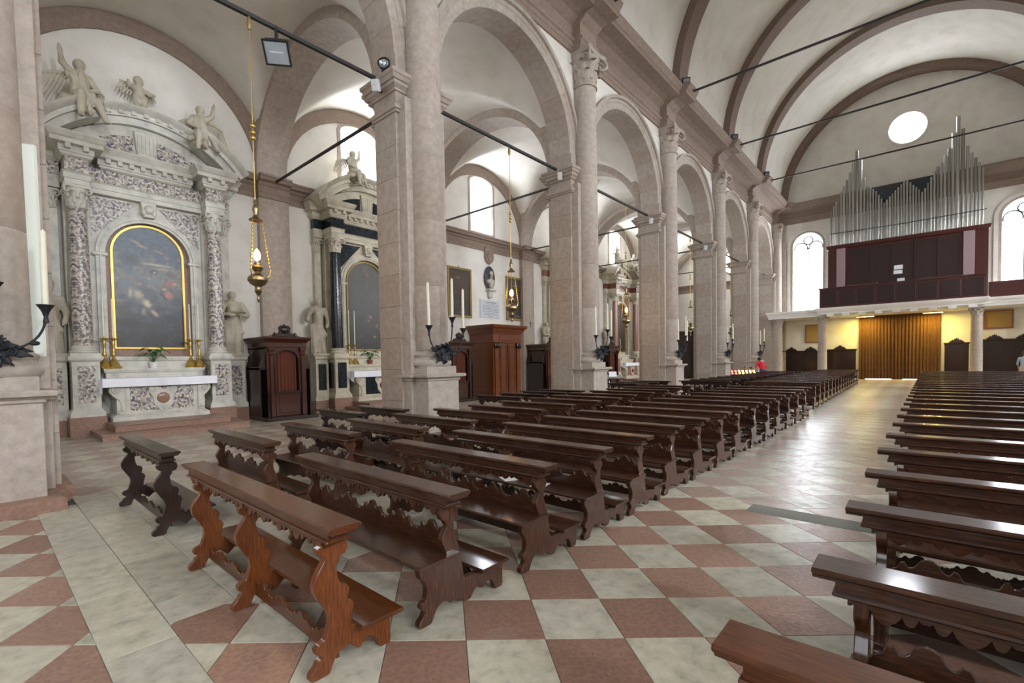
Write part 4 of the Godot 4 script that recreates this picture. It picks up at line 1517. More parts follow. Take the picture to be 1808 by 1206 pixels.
	var prof := [[-1.0, 1.465, 0], [1.27, 1.465, 0], [1.285, 1.455, 0], [1.29, 1.36, 1], [1.295, 1.24, 1]]
	for q in 40:
		var t := q / 39.0
		var row := []
		for e in prof:
			var z: float = maxf(0.66, e[0])
			var wob: float = 0.012 * sin(q * 1.3) * e[2] + 0.006 * sin(q * 3.1) * e[2]
			row.append(V(lerpf(-1.29, 1.29, t), e[1] + 0.003, z + wob))
		g.append(row)
	b.grid(g)
	for s in [-1, 1]:
		g = []
		for i in 10:
			var row := []
			var z := lerpf(0.66, 1.3, i / 9.0)
			for j in 4:
				var y := 1.465 - j * (0.05 + 0.085 * (i / 9.0 if i > 4 else 0.4))
				row.append(V(s * (1.29 + 0.012 * j + 0.01 * sin(i * 2.0) * j), y, z))
			g.append(row)
		if s > 0:
			g.reverse()
		b.grid(g)
	solo("altar_cloth", b, M.white_cloth, "white cloth with hanging edge on the table of the " + label.get_slice(" with", 0), "altar cloth", Transform3D(Basis(Vector3.UP, PI / 2), V(WX, 0, at_z)), "cloths on the side altars")
	# painting
	var pa := thing("altar_painting", piclabel, "painting", V(WX, 0, at_z), PI / 2)
	var ph := arched(0.0, 0.8, 2.32, 4.95, 20)
	b = mb(); b.extrude(ph, 0.1, 0.12, 0.0, 0.0)
	for v in b.v:
		b.uv.append(Vector2((v.x + 0.8) / 1.6, 1.0 - (v.y - 2.32) / 3.43))
	var pm := StandardMaterial3D.new()
	pm.resource_name = "oil_painting"
	pm.albedo_texture = pic
	pm.roughness = 0.35
	part("canvas", b, pm, pa)
	b = mb(); frame_of(b, ph, 0.055, 0.1, 0.16); frame_of(b, grow(ph, 0.018), 0.02, 0.15, 0.18); part("gilt_frame", b, M[gilt], pa)
	return o


func candlestick(at: Transform3D, h: float, candle: float, label: String, group: String, metal := "gold") -> void:
	var o := thing("altar_candlestick", label, "candlestick", V(0, 0, 0), 0.0, group)
	o.transform = at
	var b := mb()
	b.lathe([[0.15, 0.0], [0.155, 0.02], [0.13, 0.06], [0.11, 0.14], [0.075, 0.2], [0.05, 0.23], [0.06, 0.25], [0.04, 0.28]], 0.0, TAU, 6)
	for i in 3:
		var a := TAU * i / 3
		b.ball(V(0.14 * cos(a), 0.035, 0.14 * sin(a)), V(0.035, 0.035, 0.035), 6, 4)
	part("foot", b, M[metal], o)
	b = mb()
	b.lathe([[0.035, 0.27], [0.03, 0.32], [0.05, 0.36], [0.055, 0.4], [0.03, 0.45], [0.028, h - 0.2], [0.045, h - 0.16], [0.03, h - 0.1], [0.035, h - 0.05]], 0.0, TAU, 12)
	part("stem", b, M[metal], o)
	b = mb(); b.lathe([[0.02, h - 0.06], [0.04, h - 0.05], [0.1, h - 0.01], [0.105, h], [0.02, h + 0.005], [0.02, h + 0.04], [0.0, h + 0.04]], 0.0, TAU, 14); part("drip_pan", b, M[metal], o)
	if candle > 0:
		b = mb(); b.lathe([[0.0, h + 0.005], [0.019, h + 0.006], [0.017, h + candle], [0.008, h + candle + 0.02], [0.0, h + candle + 0.03]], 0.0, TAU, 10)
		part("candle", b, M.wax, o)


func potted_plant(at: Transform3D, label: String, pot: String) -> void:
	var o := thing("potted_plant", label, "plant")
	o.transform = at
	var b := mb()
	b.lathe([[0.0, 0.0], [0.085, 0.0], [0.11, 0.16], [0.115, 0.17], [0.1, 0.17], [0.095, 0.14], [0.0, 0.14]], 0.0, TAU, 14)
	part("pot", b, M[pot], o)
	var r := RandomNumberGenerator.new()
	r.seed = 5
	for i in 16:
		var a := r.randf() * TAU
		var reach := 0.12 + 0.22 * r.randf()
		var up := 0.16 + 0.3 * r.randf()
		var d := V(cos(a), 0, sin(a))
		b = mb()
		b.tube([V(0, 0.14, 0), d * reach * 0.35 + V(0, 0.14 + up * 0.7, 0), d * reach * 0.7 + V(0, 0.15 + up, 0)], 0.005, 5)
		var st := part("stalk", b, M.leaf, o)
		b = mb()
		var base := d * reach * 0.6 + V(0, 0.15 + up * 0.95, 0)
		var s := d.cross(Vector3.UP)
		var g := []
		for k in 6:
			var t := k / 5.0
			var w := 0.05 * sin(PI * clampf(t * 0.9 + 0.06, 0, 1))
			var c := base + d * (0.26 * t) + V(0, 0.07 * t - 0.17 * t * t, 0)
			g.append([c - s * w, c - V(0, 0.012, 0), c + s * w])
		b.grid(g)
		part("leaf", b, M.leaf, st)


# ---------------------------------------------------------------- carved figures
func robed(h: float, arms: Array, lean: float, seed_: int) -> Array:
	# a standing draped figure of height h, its front towards +z; arms = [[elbow, wrist] right, left] as shares of h
	var r := func(x: float, y: float, z: float) -> Vector3: return V(x, y, z) * h
	var s: float = h
	var f := 34.0 / s
	var o := [
		[r.call(-0.055, 0.03, 0.01), r.call(-0.05, 0.46, 0.02), 0.085 * s, 0.095 * s, 0, f],
		[r.call(0.06, 0.03, 0.0), r.call(0.05, 0.46, 0.0), 0.08 * s, 0.092 * s, 0, f],
		[r.call(0.0, 0.03, -0.03), r.call(0.0, 0.5, -0.01), 0.09 * s, 0.1 * s, 0, f],
		[r.call(0.0, 0.5, 0.0), r.call(lean, 0.72, 0.0), 0.1 * s, 0.105 * s, 0, f * 0.8],
		[r.call(lean - 0.07, 0.79, -0.005), r.call(lean + 0.07, 0.79, -0.005), 0.068 * s, 0.068 * s, 0, f],
		[r.call(lean, 0.8, 0.0), r.call(lean * 1.1, 0.88, 0.015), 0.045 * s, 0.036 * s, 0],
		[r.call(lean * 1.2, 0.925, 0.02), r.call(lean * 1.2, 0.945, 0.015), 0.052 * s, 0.056 * s, 0],
		[r.call(lean * 1.2, 0.89, 0.05), r.call(lean * 1.2, 0.86, 0.055), 0.03 * s, 0.02 * s, 0],
		[r.call(lean * 1.2, 0.925, 0.068), r.call(lean * 1.2, 0.915, 0.075), 0.01 * s, 0.012 * s, 0],
		[r.call(-0.05, 0.015, 0.07), r.call(-0.055, 0.015, 0.13), 0.03 * s, 0.022 * s, 0],
		[r.call(0.06, 0.015, 0.06), r.call(0.08, 0.015, 0.12), 0.03 * s, 0.022 * s, 0],
		[r.call(lean - 0.1, 0.82, -0.03), r.call(0.1, 0.35, 0.06), 0.04 * s, 0.05 * s, 0, f],
	]
	for i in 2:
		var sg := -1.0 if i == 0 else 1.0
		var sh: Vector3 = r.call(lean + sg * 0.115, 0.79, 0.0)
		var el: Vector3 = r.call(arms[i][0][0], arms[i][0][1], arms[i][0][2])
		var wr: Vector3 = r.call(arms[i][1][0], arms[i][1][1], arms[i][1][2])
		o.append([sh, el, 0.055 * s, 0.048 * s, 0, f])
		o.append([el, wr, 0.045 * s, 0.026 * s, 0, f])
		var d := (wr - el).normalized()
		o.append([wr, wr + d * 0.045 * s, 0.022 * s, 0.018 * s, 0])
	return o


func statue(at: Transform3D, h: float, label: String, arms: Array, lean: float, with: String) -> void:
	var o := thing("statue", label, "statue")
	o.transform = at
	part("figure", nets(robed(h, arms, lean, 1), h * 0.0135, 0.03, 0.011 * h), M.statue, o)
	var b := mb(); b.box(V(-0.17 * h, -0.06, -0.12 * h), V(0.17 * h, 0.03, 0.15 * h), 0.01); part("base", b, M.statue, o)
	if with == "book":
		b = mb()
		b.xf = Transform3D(Basis(Vector3.RIGHT, -0.5), V(0.02 * h, 0.64 * h, 0.17 * h))
		b.box(V(-0.11 * h, -0.012, -0.06 * h), V(-0.003, 0.012, 0.06 * h), 0.004); b.box(V(0.003, -0.012, -0.06 * h), V(0.11 * h, 0.012, 0.06 * h), 0.004)
		part("open_book", b, M.statue, o)
	elif with == "staff":
		b = mb(); b.tube([V(-0.17 * h, 0.0, 0.1 * h), V(-0.16 * h, 0.98 * h, 0.08 * h)], 0.014, 6); part("staff", b, M.statue, o)
	elif with == "mitre":
		b = mb(); b.lathe([[0.055 * h, 0.97 * h], [0.068 * h, 1.03 * h], [0.02 * h, 1.12 * h], [0.0, 1.13 * h]], 0.0, TAU, 12); part("mitre", b, M.statue, o)


func wing(root: Vector3, tip: Vector3, drop: Vector3, n := 6) -> MB:
	# a feathered wing: overlapping long feathers between an upper edge and a hanging lower edge
	var b := mb()
	for i in n:
		var t := (i + 0.5) / n
		var a := root.lerp(tip, t)
		var e := a + drop * (0.55 + 0.45 * sin(PI * (0.25 + 0.6 * t)))
		var side := (tip - root) / n * 0.75
		var nn := side.cross(e - a).normalized() * 0.02
		var g := []
		for k in 5:
			var u := k / 4.0
			var c := a.lerp(e, u) + nn * (1.0 - u)
			var w := side * (1.0 - 0.6 * u * u)
			g.append([c - w * 0.5, c + nn * 0.6, c + w * 0.5])
		b.grid(g)
		var back := []
		for row in g:
			back.append([row[2] - nn * 1.2, row[1] - nn * 1.6, row[0] - nn * 1.2])
		b.grid(back)
	b.tube([root, root.lerp(tip, 0.5) + V(0, 0.04, 0), tip], [0.05, 0.045, 0.02], 6)
	return b


func angel(at: Transform3D, s: float, label: String, raised: float, group: String) -> void:
	# seated on a sloping cornice, one arm raised; raised = -1 or 1 is the side of that arm
	var o := thing("angel_statue", label, "statue", Vector3.ZERO, 0.0, group)
	o.transform = at
	var q := raised
	var bones := [
		[V(0, 0.0, 0), V(-0.05 * q, 0.38, 0.0), 0.17, 0.15, 0, 26.0], [V(-0.05 * q, 0.38, 0), V(-0.05 * q, 0.62, 0), 0.15, 0.14, 0, 26.0],
		[V(-0.2 * q, 0.66, 0), V(0.12 * q, 0.68, 0), 0.085, 0.085, 0], [V(-0.04 * q, 0.7, 0), V(-0.04 * q, 0.86, 0.03), 0.06, 0.055, 0],
		[V(-0.03 * q, 0.92, 0.04), V(-0.03 * q, 0.96, 0.02), 0.09, 0.1, 0], [V(-0.03 * q, 0.93, -0.03), V(-0.05 * q, 0.85, -0.06), 0.09, 0.06, 0], [V(-0.03 * q, 0.92, 0.125), V(-0.03 * q, 0.9, 0.13), 0.02, 0.02, 0],
		[V(0.14 * q, 0.68, 0), V(0.32 * q, 0.84, 0.02), 0.065, 0.055, 0], [V(0.32 * q, 0.84, 0.02), V(0.36 * q, 1.14, 0.04), 0.055, 0.035, 0], [V(0.36 * q, 1.14, 0.04), V(0.38 * q, 1.24, 0.05), 0.035, 0.025, 0],
		[V(-0.24 * q, 0.66, 0), V(-0.36 * q, 0.42, 0.08), 0.065, 0.055, 0], [V(-0.36 * q, 0.42, 0.08), V(-0.16 * q, 0.28, 0.24), 0.055, 0.035, 0],
		[V(-0.06, 0.0, 0.05), V(-0.12, 0.04, 0.42), 0.13, 0.1, 0, 30.0], [V(-0.12, 0.04, 0.42), V(-0.16, -0.5, 0.5), 0.085, 0.05, 0], [V(-0.16, -0.5, 0.5), V(-0.17, -0.55, 0.62), 0.045, 0.03, 0],
		[V(0.1, 0.0, 0.05), V(0.24, 0.02, 0.34), 0.13, 0.1, 0, 30.0], [V(0.24, 0.02, 0.34), V(0.4, -0.42, 0.4), 0.085, 0.05, 0], [V(0.4, -0.42, 0.4), V(0.45, -0.47, 0.5), 0.045, 0.03, 0],
		[V(-0.2, -0.05, 0.0), V(-0.3, -0.1, 0.2), 0.12, 0.08, 0, 30.0], [V(0.0, 0.02, 0.25), V(0.05, -0.3, 0.4), 0.1, 0.09, 0, 40.0], [V(-0.2, 0.6, 0.05), V(0.15, 0.15, 0.12), 0.06, 0.07, 0, 40.0], [V(0.25, 0.0, 0.1), V(0.42, -0.12, 0.05), 0.09, 0.06, 0, 40.0]]
	for e in bones:
		e[0] = e[0] * s
		e[1] = e[1] * s
		e[2] *= s * 1.28
		e[3] *= s * 1.28
	part("figure", nets(bones, 0.026 * s, 0.04 * s, 0.016), M.statue, o)
	part("wing", wing(V(-0.1, 0.68, -0.14) * s, V(-0.78, 0.42, -0.24) * s, V(-0.22, -0.62, -0.04) * s, 8), M.statue, o)
	part("wing", wing(V(0.1, 0.68, -0.14) * s, V(0.66, 0.5, -0.24) * s, V(0.2, -0.75, -0.04) * s, 8), M.statue, o)


func putto(at: Transform3D, s: float, label: String) -> void:
	var o := thing("putto_statue", label, "statue")
	o.transform = at
	var bones := [[V(0, 0.42, 0), V(0, 0.6, 0), 0.11, 0.1, 0], [V(0, 0.68, 0), V(0, 0.74, 0.01), 0.05, 0.05, 0], [V(0, 0.83, 0.02), V(0, 0.87, 0.0), 0.095, 0.1, 0], [V(0, 0.83, 0.115), V(0, 0.82, 0.12), 0.016, 0.016, 0],
		[V(-0.05, 0.4, 0), V(-0.07, 0.22, 0.02), 0.085, 0.065, 0], [V(-0.07, 0.22, 0.02), V(-0.05, 0.03, 0.0), 0.055, 0.04, 0], [V(-0.05, 0.03, 0), V(-0.06, 0.02, 0.09), 0.035, 0.03, 0],
		[V(0.06, 0.4, 0), V(0.1, 0.22, 0.05), 0.085, 0.065, 0], [V(0.1, 0.22, 0.05), V(0.09, 0.03, 0.0), 0.055, 0.04, 0], [V(0.09, 0.03, 0), V(0.11, 0.02, 0.09), 0.035, 0.03, 0],
		[V(-0.1, 0.63, 0), V(-0.26, 0.62, 0.06), 0.05, 0.045, 0], [V(-0.26, 0.62, 0.06), V(-0.3, 0.72, 0.12), 0.04, 0.03, 0], [V(0.1, 0.63, 0), V(0.25, 0.56, 0.06), 0.05, 0.045, 0], [V(0.25, 0.56, 0.06), V(0.36, 0.56, 0.12), 0.04, 0.03, 0],
		[V(-0.04, 0.42, 0.06), V(0.12, 0.38, 0.05), 0.07, 0.07, 0, 30.0]]
	for e in bones:
		e[0] = e[0] * s
		e[1] = e[1] * s
		e[2] *= s * 1.28
		e[3] *= s * 1.28
	part("figure", nets(bones, 0.026 * s, 0.04 * s, 0.006), M.statue, o)
	part("wing", wing(V(-0.06, 0.62, -0.08) * s, V(-0.42, 0.74, -0.12) * s, V(-0.1, -0.26, -0.02) * s, 5), M.statue, o)
	part("wing", wing(V(0.06, 0.62, -0.08) * s, V(0.42, 0.7, -0.12) * s, V(0.12, -0.26, -0.02) * s, 5), M.statue, o)


func all_altars() -> void:
	var blue := canvas(256, 550, 5, ["#56616c", "#47525d", "#6e6a62", "#4a4f55", "#34363a", "#2a2824"], [
		[0.2, 0.36, 0.14, 0.1, 0.2, "#4a5561"], [0.15, 0.48, 0.12, 0.12, 0.0, "#525c68"], [0.45, 0.52, 0.24, 0.08, 0.3, "#434950"], [0.65, 0.48, 0.12, 0.06, 0.3, "#625a54"], [0.3, 0.34, 0.05, 0.04, 0.0, "#7d766f"], [0.85, 0.38, 0.12, 0.08, 0.0, "#554d47"], [0.5, 0.82, 0.35, 0.08, 0.1, "#2c2e2b"], [0.9, 0.6, 0.1, 0.15, 0.0, "#363b39"], [0.12, 0.7, 0.12, 0.08, 0.0, "#38362f"],
		[0.33, 0.13, 0.13, 0.03, 0.45, "#8d7b6a"], [0.42, 0.16, 0.10, 0.03, 0.2, "#99816d"], [0.68, 0.19, 0.09, 0.025, 0.4, "#8f7563"], [0.77, 0.23, 0.07, 0.02, 0.7, "#8a6f5c"], [0.55, 0.1, 0.22, 0.05, 0.0, "#4a5763"],
		[0.6, 0.3, 0.3, 0.035, 0.05, "#a29684"], [0.75, 0.33, 0.25, 0.03, 0.0, "#7e776b"], [0.25, 0.28, 0.2, 0.14, 0.3, "#2b3239"],
		[0.57, 0.36, 0.08, 0.06, 0.0, "#23272d"], [0.58, 0.365, 0.035, 0.03, 0.0, "#9b8d82"], [0.38, 0.42, 0.035, 0.03, 0.0, "#93786a"], [0.5, 0.42, 0.035, 0.03, 0.0, "#a08678"], [0.36, 0.47, 0.03, 0.03, 0.0, "#9a7c68"], [0.56, 0.44, 0.12, 0.08, 0.0, "#5d6873"],
		[0.8, 0.45, 0.1, 0.07, -0.3, "#9a4f4a"], [0.88, 0.45, 0.05, 0.03, 0.0, "#a88d7c"], [0.78, 0.55, 0.1, 0.09, 0.9, "#b0655a"], [0.72, 0.5, 0.04, 0.035, 0.0, "#a98c7c"], [0.7, 0.56, 0.12, 0.02, 0.9, "#2a2626"],
		[0.22, 0.55, 0.04, 0.13, 0.05, "#a39a80"], [0.33, 0.56, 0.09, 0.12, -0.5, "#a59b80"], [0.45, 0.63, 0.12, 0.08, 0.9, "#b5a885"], [0.56, 0.71, 0.05, 0.12, -0.75, "#a2946f"], [0.4, 0.7, 0.045, 0.09, 0.1, "#8e825f"], [0.07, 0.62, 0.1, 0.012, -0.1, "#7c7767"],
		[0.8, 0.75, 0.15, 0.12, 0.3, "#1c2824"], [0.2, 0.8, 0.2, 0.12, 0.0, "#191714"], [0.3, 0.4, 0.22, 0.05, 0.4, "#4d5864"]])
	var dark := canvas(256, 550, 8, ["#45402f", "#3b3828", "#333326", "#302d26", "#2c2620", "#241f19"], [
		[0.5, 0.1, 0.12, 0.025, 0.35, "#6b5138"], [0.55, 0.13, 0.05, 0.08, 0.0, "#705338"], [0.47, 0.06, 0.03, 0.03, 0.0, "#7d644a"], [0.52, 0.25, 0.015, 0.25, 0.0, "#4c4a3e"], [0.2, 0.3, 0.15, 0.12, 0.0, "#32382e"], [0.75, 0.35, 0.2, 0.2, 0.0, "#33332c"],
		[0.62, 0.62, 0.08, 0.06, 0.5, "#8e6144"], [0.55, 0.66, 0.05, 0.05, 0.0, "#7a5138"], [0.2, 0.58, 0.07, 0.04, 0.0, "#5a3426"], [0.08, 0.7, 0.06, 0.07, 0.0, "#4a2820"], [0.8, 0.72, 0.06, 0.08, 0.3, "#6b5138"], [0.9, 0.76, 0.05, 0.05, 0.0, "#7a5f48"], [0.72, 0.85, 0.07, 0.04, 0.6, "#8b7a4c"], [0.35, 0.85, 0.12, 0.07, 0.0, "#3a3324"], [0.6, 0.93, 0.2, 0.03, 0.0, "#2d2418"]])
	var a1 := PZ - BAY * 0.5 + 0.1
	altar(a1, "white marble altar with violet-grey speckled columns, before the foremost wall arch", "marble", "breccia", "breccia", "breccia", blue, "round-topped dark blue oil painting in a gold frame above the speckled altar", "gold")
	var t1 := wall_at(a1)
	for e in [[-1.12, "outer left"], [-0.92, "inner left"], [0.86, "inner right"], [1.06, "outer right"]]:
		candlestick(t1 * Transform3D(Basis(), V(e[0], 1.72, 0.48 if absf(e[0]) < 1.0 else 0.56)), 0.82, 1.05, "gilt candlestick on the speckled altar's shelf, %s of the four" % e[1], "gilt candlesticks on the speckled altar")
	potted_plant(t1 * Transform3D(Basis(), V(-0.06, 1.72, 0.5)), "small leafy plant in a white pot on the speckled altar", "pot_white")
	statue(t1 * Transform3D(Basis(), V(2.1, 2.11, 0.28)), 2.02, "bearded stone saint reading an open book beside the speckled altar", [[[-0.19, 0.64, 0.06], [-0.06, 0.62, 0.15]], [[0.19, 0.64, 0.06], [0.09, 0.62, 0.15]]], 0.0, "book")
	statue(t1 * Transform3D(Basis(), V(-2.12, 2.11, 0.28)), 1.78, "stone bishop with a pointed mitre half hidden by the foreground pier", [[[-0.18, 0.64, 0.08], [-0.1, 0.72, 0.16]], [[0.18, 0.6, 0.02], [0.14, 0.46, 0.1]]], 0.0, "mitre")
	angel(t1 * Transform3D(Basis(Vector3.UP, 0.25), V(-1.42, 8.55, 0.72)), 0.98, "winged stone angel with raised right arm on the left of the speckled altar's pediment", -1.0, "angels on the pediments")
	angel(t1 * Transform3D(Basis(Vector3.UP, -0.2), V(1.3, 8.52, 0.72)), 0.88, "winged stone angel on the right slope of the speckled altar's pediment", 1.0, "angels on the pediments")
	putto(t1 * Transform3D(Basis(Vector3.UP, 0.2), V(-0.12, 8.92, 0.42)), 0.95, "small winged putto standing on top of the speckled altar")
	var a2 := PZ - BAY * 1.5 - 0.05
	altar(a2, "cream marble altar with black veined columns, partly behind the middle pier", "marble_warm", "black_marble", "black_marble", "black_marble", dark, "round-topped brown-black oil painting between black marble columns", "gold_dark")
	var t2 := wall_at(a2)
	candlestick(t2 * Transform3D(Basis(), V(-1.0, 1.72, 0.5)), 0.75, 1.3, "gilt candlestick with tall taper on the black-columned altar, outer one", "candlesticks on the black-columned altar")
	candlestick(t2 * Transform3D(Basis(), V(-0.72, 1.72, 0.42)), 0.75, 1.3, "gilt candlestick with tall taper on the black-columned altar, inner one", "candlesticks on the black-columned altar")
	potted_plant(t2 * Transform3D(Basis(), V(-0.12, 1.72, 0.5)), "small plant in a terracotta pot on the black-columned altar", "terracotta")
	statue(t2 * Transform3D(Basis(), V(-2.12, 2.11, 0.28)), 2.05, "stone pilgrim saint with a staff beside the black-columned altar", [[[-0.2, 0.62, 0.02], [-0.16, 0.76, 0.1]], [[0.2, 0.62, 0.0], [0.11, 0.5, 0.12]]], 0.01, "staff")
	angel(t2 * Transform3D(Basis(Vector3.UP, 0.3), V(-0.75, 8.85, 0.7)), 0.85, "stone angel silhouetted against the bright window above the black columns", 1.0, "angels on the pediments")
	var brown := canvas(96, 200, 11, ["#4a4034", "#4c4032", "#3a3026", "#2e261e"], [[0.45, 0.2, 0.12, 0.06, 0.0, "#8a7158"], [0.55, 0.45, 0.2, 0.18, 0.2, "#4c2d24"], [0.4, 0.7, 0.18, 0.12, 0.0, "#3a3a32"], [0.6, 0.9, 0.25, 0.05, 0.0, "#6f675c"]])
	var a4 := PZ - BAY * 3.5 - 0.2
	altar(a4, "pale stone altar with plain columns, mostly behind the third pier", "marble_warm", "red_marble", "marble_warm", "red_marble", brown, "dim oil painting over the pale stone altar", "gold_dark")
	statue(wall_at(a4) * Transform3D(Basis(), V(-2.12, 2.11, 0.28)), 1.9, "stone saint standing beside the pale stone altar", [[[-0.19, 0.62, 0.06], [-0.05, 0.58, 0.15]], [[0.19, 0.62, 0.02], [0.14, 0.5, 0.1]]], 0.0, "")
	var a5 := PZ - BAY * 4.5 - 0.4
	altar(a5, "altar with red marble columns and a gilded centre, far down the aisle", "marble_warm", "red_marble", "red_marble", "red_marble_dark", brown, "dim oil painting between the red marble columns", "gold")
	var t5 := wall_at(a5)
	statue(t5 * Transform3D(Basis(), V(-2.12, 2.11, 0.28)), 1.9, "stone saint standing beside the red-columned altar", [[[-0.19, 0.62, 0.06], [-0.1, 0.7, 0.15]], [[0.19, 0.62, 0.02], [0.12, 0.52, 0.12]]], 0.0, "")
	candlestick(t5 * Transform3D(Basis(), V(-0.6, 1.72, 0.5)), 1.0, 0.5, "large gilt candlestick on the red-columned altar", "candlesticks on the red-columned altar")
	angel(t5 * Transform3D(Basis(Vector3.UP, 0.3), V(-1.3, 8.6, 0.7)), 0.9, "stone angel on the near end of the red-columned altar's pediment", -1.0, "angels on the pediments")
	angel(t5 * Transform3D(Basis(Vector3.UP, -0.2), V(1.3, 8.6, 0.7)), 0.9, "stone angel on the far end of the red-columned altar's pediment", 1.0, "angels on the pediments")
	cache.brown = brown


# ---------------------------------------------------------------- furniture along the wall
func confessional(z: float, label: String, tone: String, w := 0.62) -> void:
	var o := thing("confessional", label, "confessional", V(WX, 0.0015, z), PI / 2)
	var dk: Material = M.wood_dark_y
	var rd: Material = M.mahogany_y if tone == "wood" else M.wood_y
	var b := mb(); b.box(V(-w - 0.2, 0.0, 0.02), V(w + 0.2, 0.11, 1.95), 0.01); part("platform", b, dk, o)
	b = mb(); b.box(V(-w, 0.11, 0.05), V(-w + 0.04, 2.3, 1.5)); b.box(V(w - 0.04, 0.11, 0.05), V(w, 2.3, 1.5)); b.box(V(-w, 0.11, 0.05), V(w, 2.3, 0.1)); b.box(V(-w, 2.26, 0.05), V(w, 2.3, 1.5)); part("booth", b, dk, o)
	# front with an arched opening
	b = mb(); holed(b, -w, 0.86, w, 2.3, arched(0.0, 0.36, 0.8, 1.86, 14), 1.5, 1.55); part("arched_front", b, rd, o)
	b = mb(); frame_of(b, arched(0.0, 0.36, 0.86, 1.86, 14), 0.05, 1.54, 1.58); part("arch_moulding", b, dk, o)
	b = mb(); b.box(V(-0.38, 0.11, 1.5), V(0.38, 0.88, 1.56), 0.008); b.box(V(-0.4, 0.86, 1.48), V(0.4, 0.9, 1.59), 0.006)
	var half := part("half_door", b, rd, o)
	b = mb(); b.box(V(-0.28, 0.2, 1.555), V(0.28, 0.78, 1.572), 0.006); part("door_panel", b, rd, half)
	b = mb(); b.box(V(-w, 0.11, 1.5), V(-0.38, 0.88, 1.55)); b.box(V(0.38, 0.11, 1.5), V(w, 0.88, 1.55)); part("lower_front", b, dk, o)
	for s in [-1, 1]:
		b = mb()
		b.box(V(s * 0.49 - 0.06, 0.11, 1.54), V(s * 0.49 + 0.06, 0.8, 1.64), 0.006)
		b.box(V(s * 0.49 - 0.05, 0.8, 1.54), V(s * 0.49 + 0.05, 2.05, 1.61), 0.006)
		b.stack(s * 0.49 - 0.05, s * 0.49 + 0.05, 1.54, 1.61, [[0.0, 2.05], [0.03, 2.1], [0.02, 2.14], [0.05, 2.24], [0.05, 2.3]])
		part("pilaster", b, rd, o)
		b = mb()   # side screen where people kneel
		b.box(V(s * (w + 0.17) - 0.02, 0.11, 0.4), V(s * (w + 0.17) + 0.02, 1.7, 1.45), 0.005)
		b.box(V(minf(s * w, s * (w + 0.19)), 1.6, 0.4), V(maxf(s * w, s * (w + 0.19)), 1.66, 1.45))
		part("side_screen", b, dk, o)
		b = mb(); b.extrude(poly([s * w, 1.66, s * (w + 0.19), 1.66, s * (w + 0.17), 1.8, s * (w + 0.1), 1.95, s * w, 2.2]), 0.4, 0.46, 0.004, 0.0); b.extrude(poly([s * w, 1.66, s * (w + 0.19), 1.66, s * (w + 0.17), 1.8, s * (w + 0.1), 1.95, s * w, 2.2]), 1.4, 1.46, 0.004, 0.0); part("side_bracket", b, dk, o)
	b = mb()
	b.stack(-w, w, 0.1, 1.55, [[0.0, 2.3], [0.02, 2.32], [0.02, 2.46], [0.05, 2.48], [0.07, 2.52], [0.12, 2.55], [0.14, 2.6], [0.14, 2.63], [0.0, 2.66]], true)
	part("cornice", b, rd, o)
	# crest: two S scrolls and a round boss
	b = mb()
	b.extrude(rounded(poly([-0.5, 2.64, 0.5, 2.64, 0.46, 2.7, 0.38, 2.68, 0.3, 2.76, 0.2, 2.76, 0.17, 2.86, 0.2, 2.94, 0.12, 3.02, 0.04, 3.02, 0.0, 3.07, -0.04, 3.02, -0.12, 3.02, -0.2, 2.94, -0.17, 2.86, -0.2, 2.76, -0.3, 2.76, -0.38, 2.68, -0.46, 2.7])), 1.4, 1.46, 0.01, 0.6)
	b.ball(V(0, 2.88, 1.46), V(0.13, 0.13, 0.06))
	scroll(b, V(-0.34, 2.72, 1.46), 0.06, 1, 0.02); scroll(b, V(0.34, 2.72, 1.46), 0.06, -1, 0.02)
	part("carved_crest", b, dk, o)
	# curtain
	b = mb()
	var g := []
	for i in 41:
		var x := -0.36 + 0.72 * i / 40.0
		var d := 1.44 + 0.035 * sin(i * 1.05) + 0.012 * sin(i * 2.3)
		g.append([V(x, 0.9, d), V(x, 1.5, d), V(x, 2.24, 1.45 + (d - 1.45) * 0.5)])
	b.grid(g)
	part("curtain", b, M.curtain_red, o)


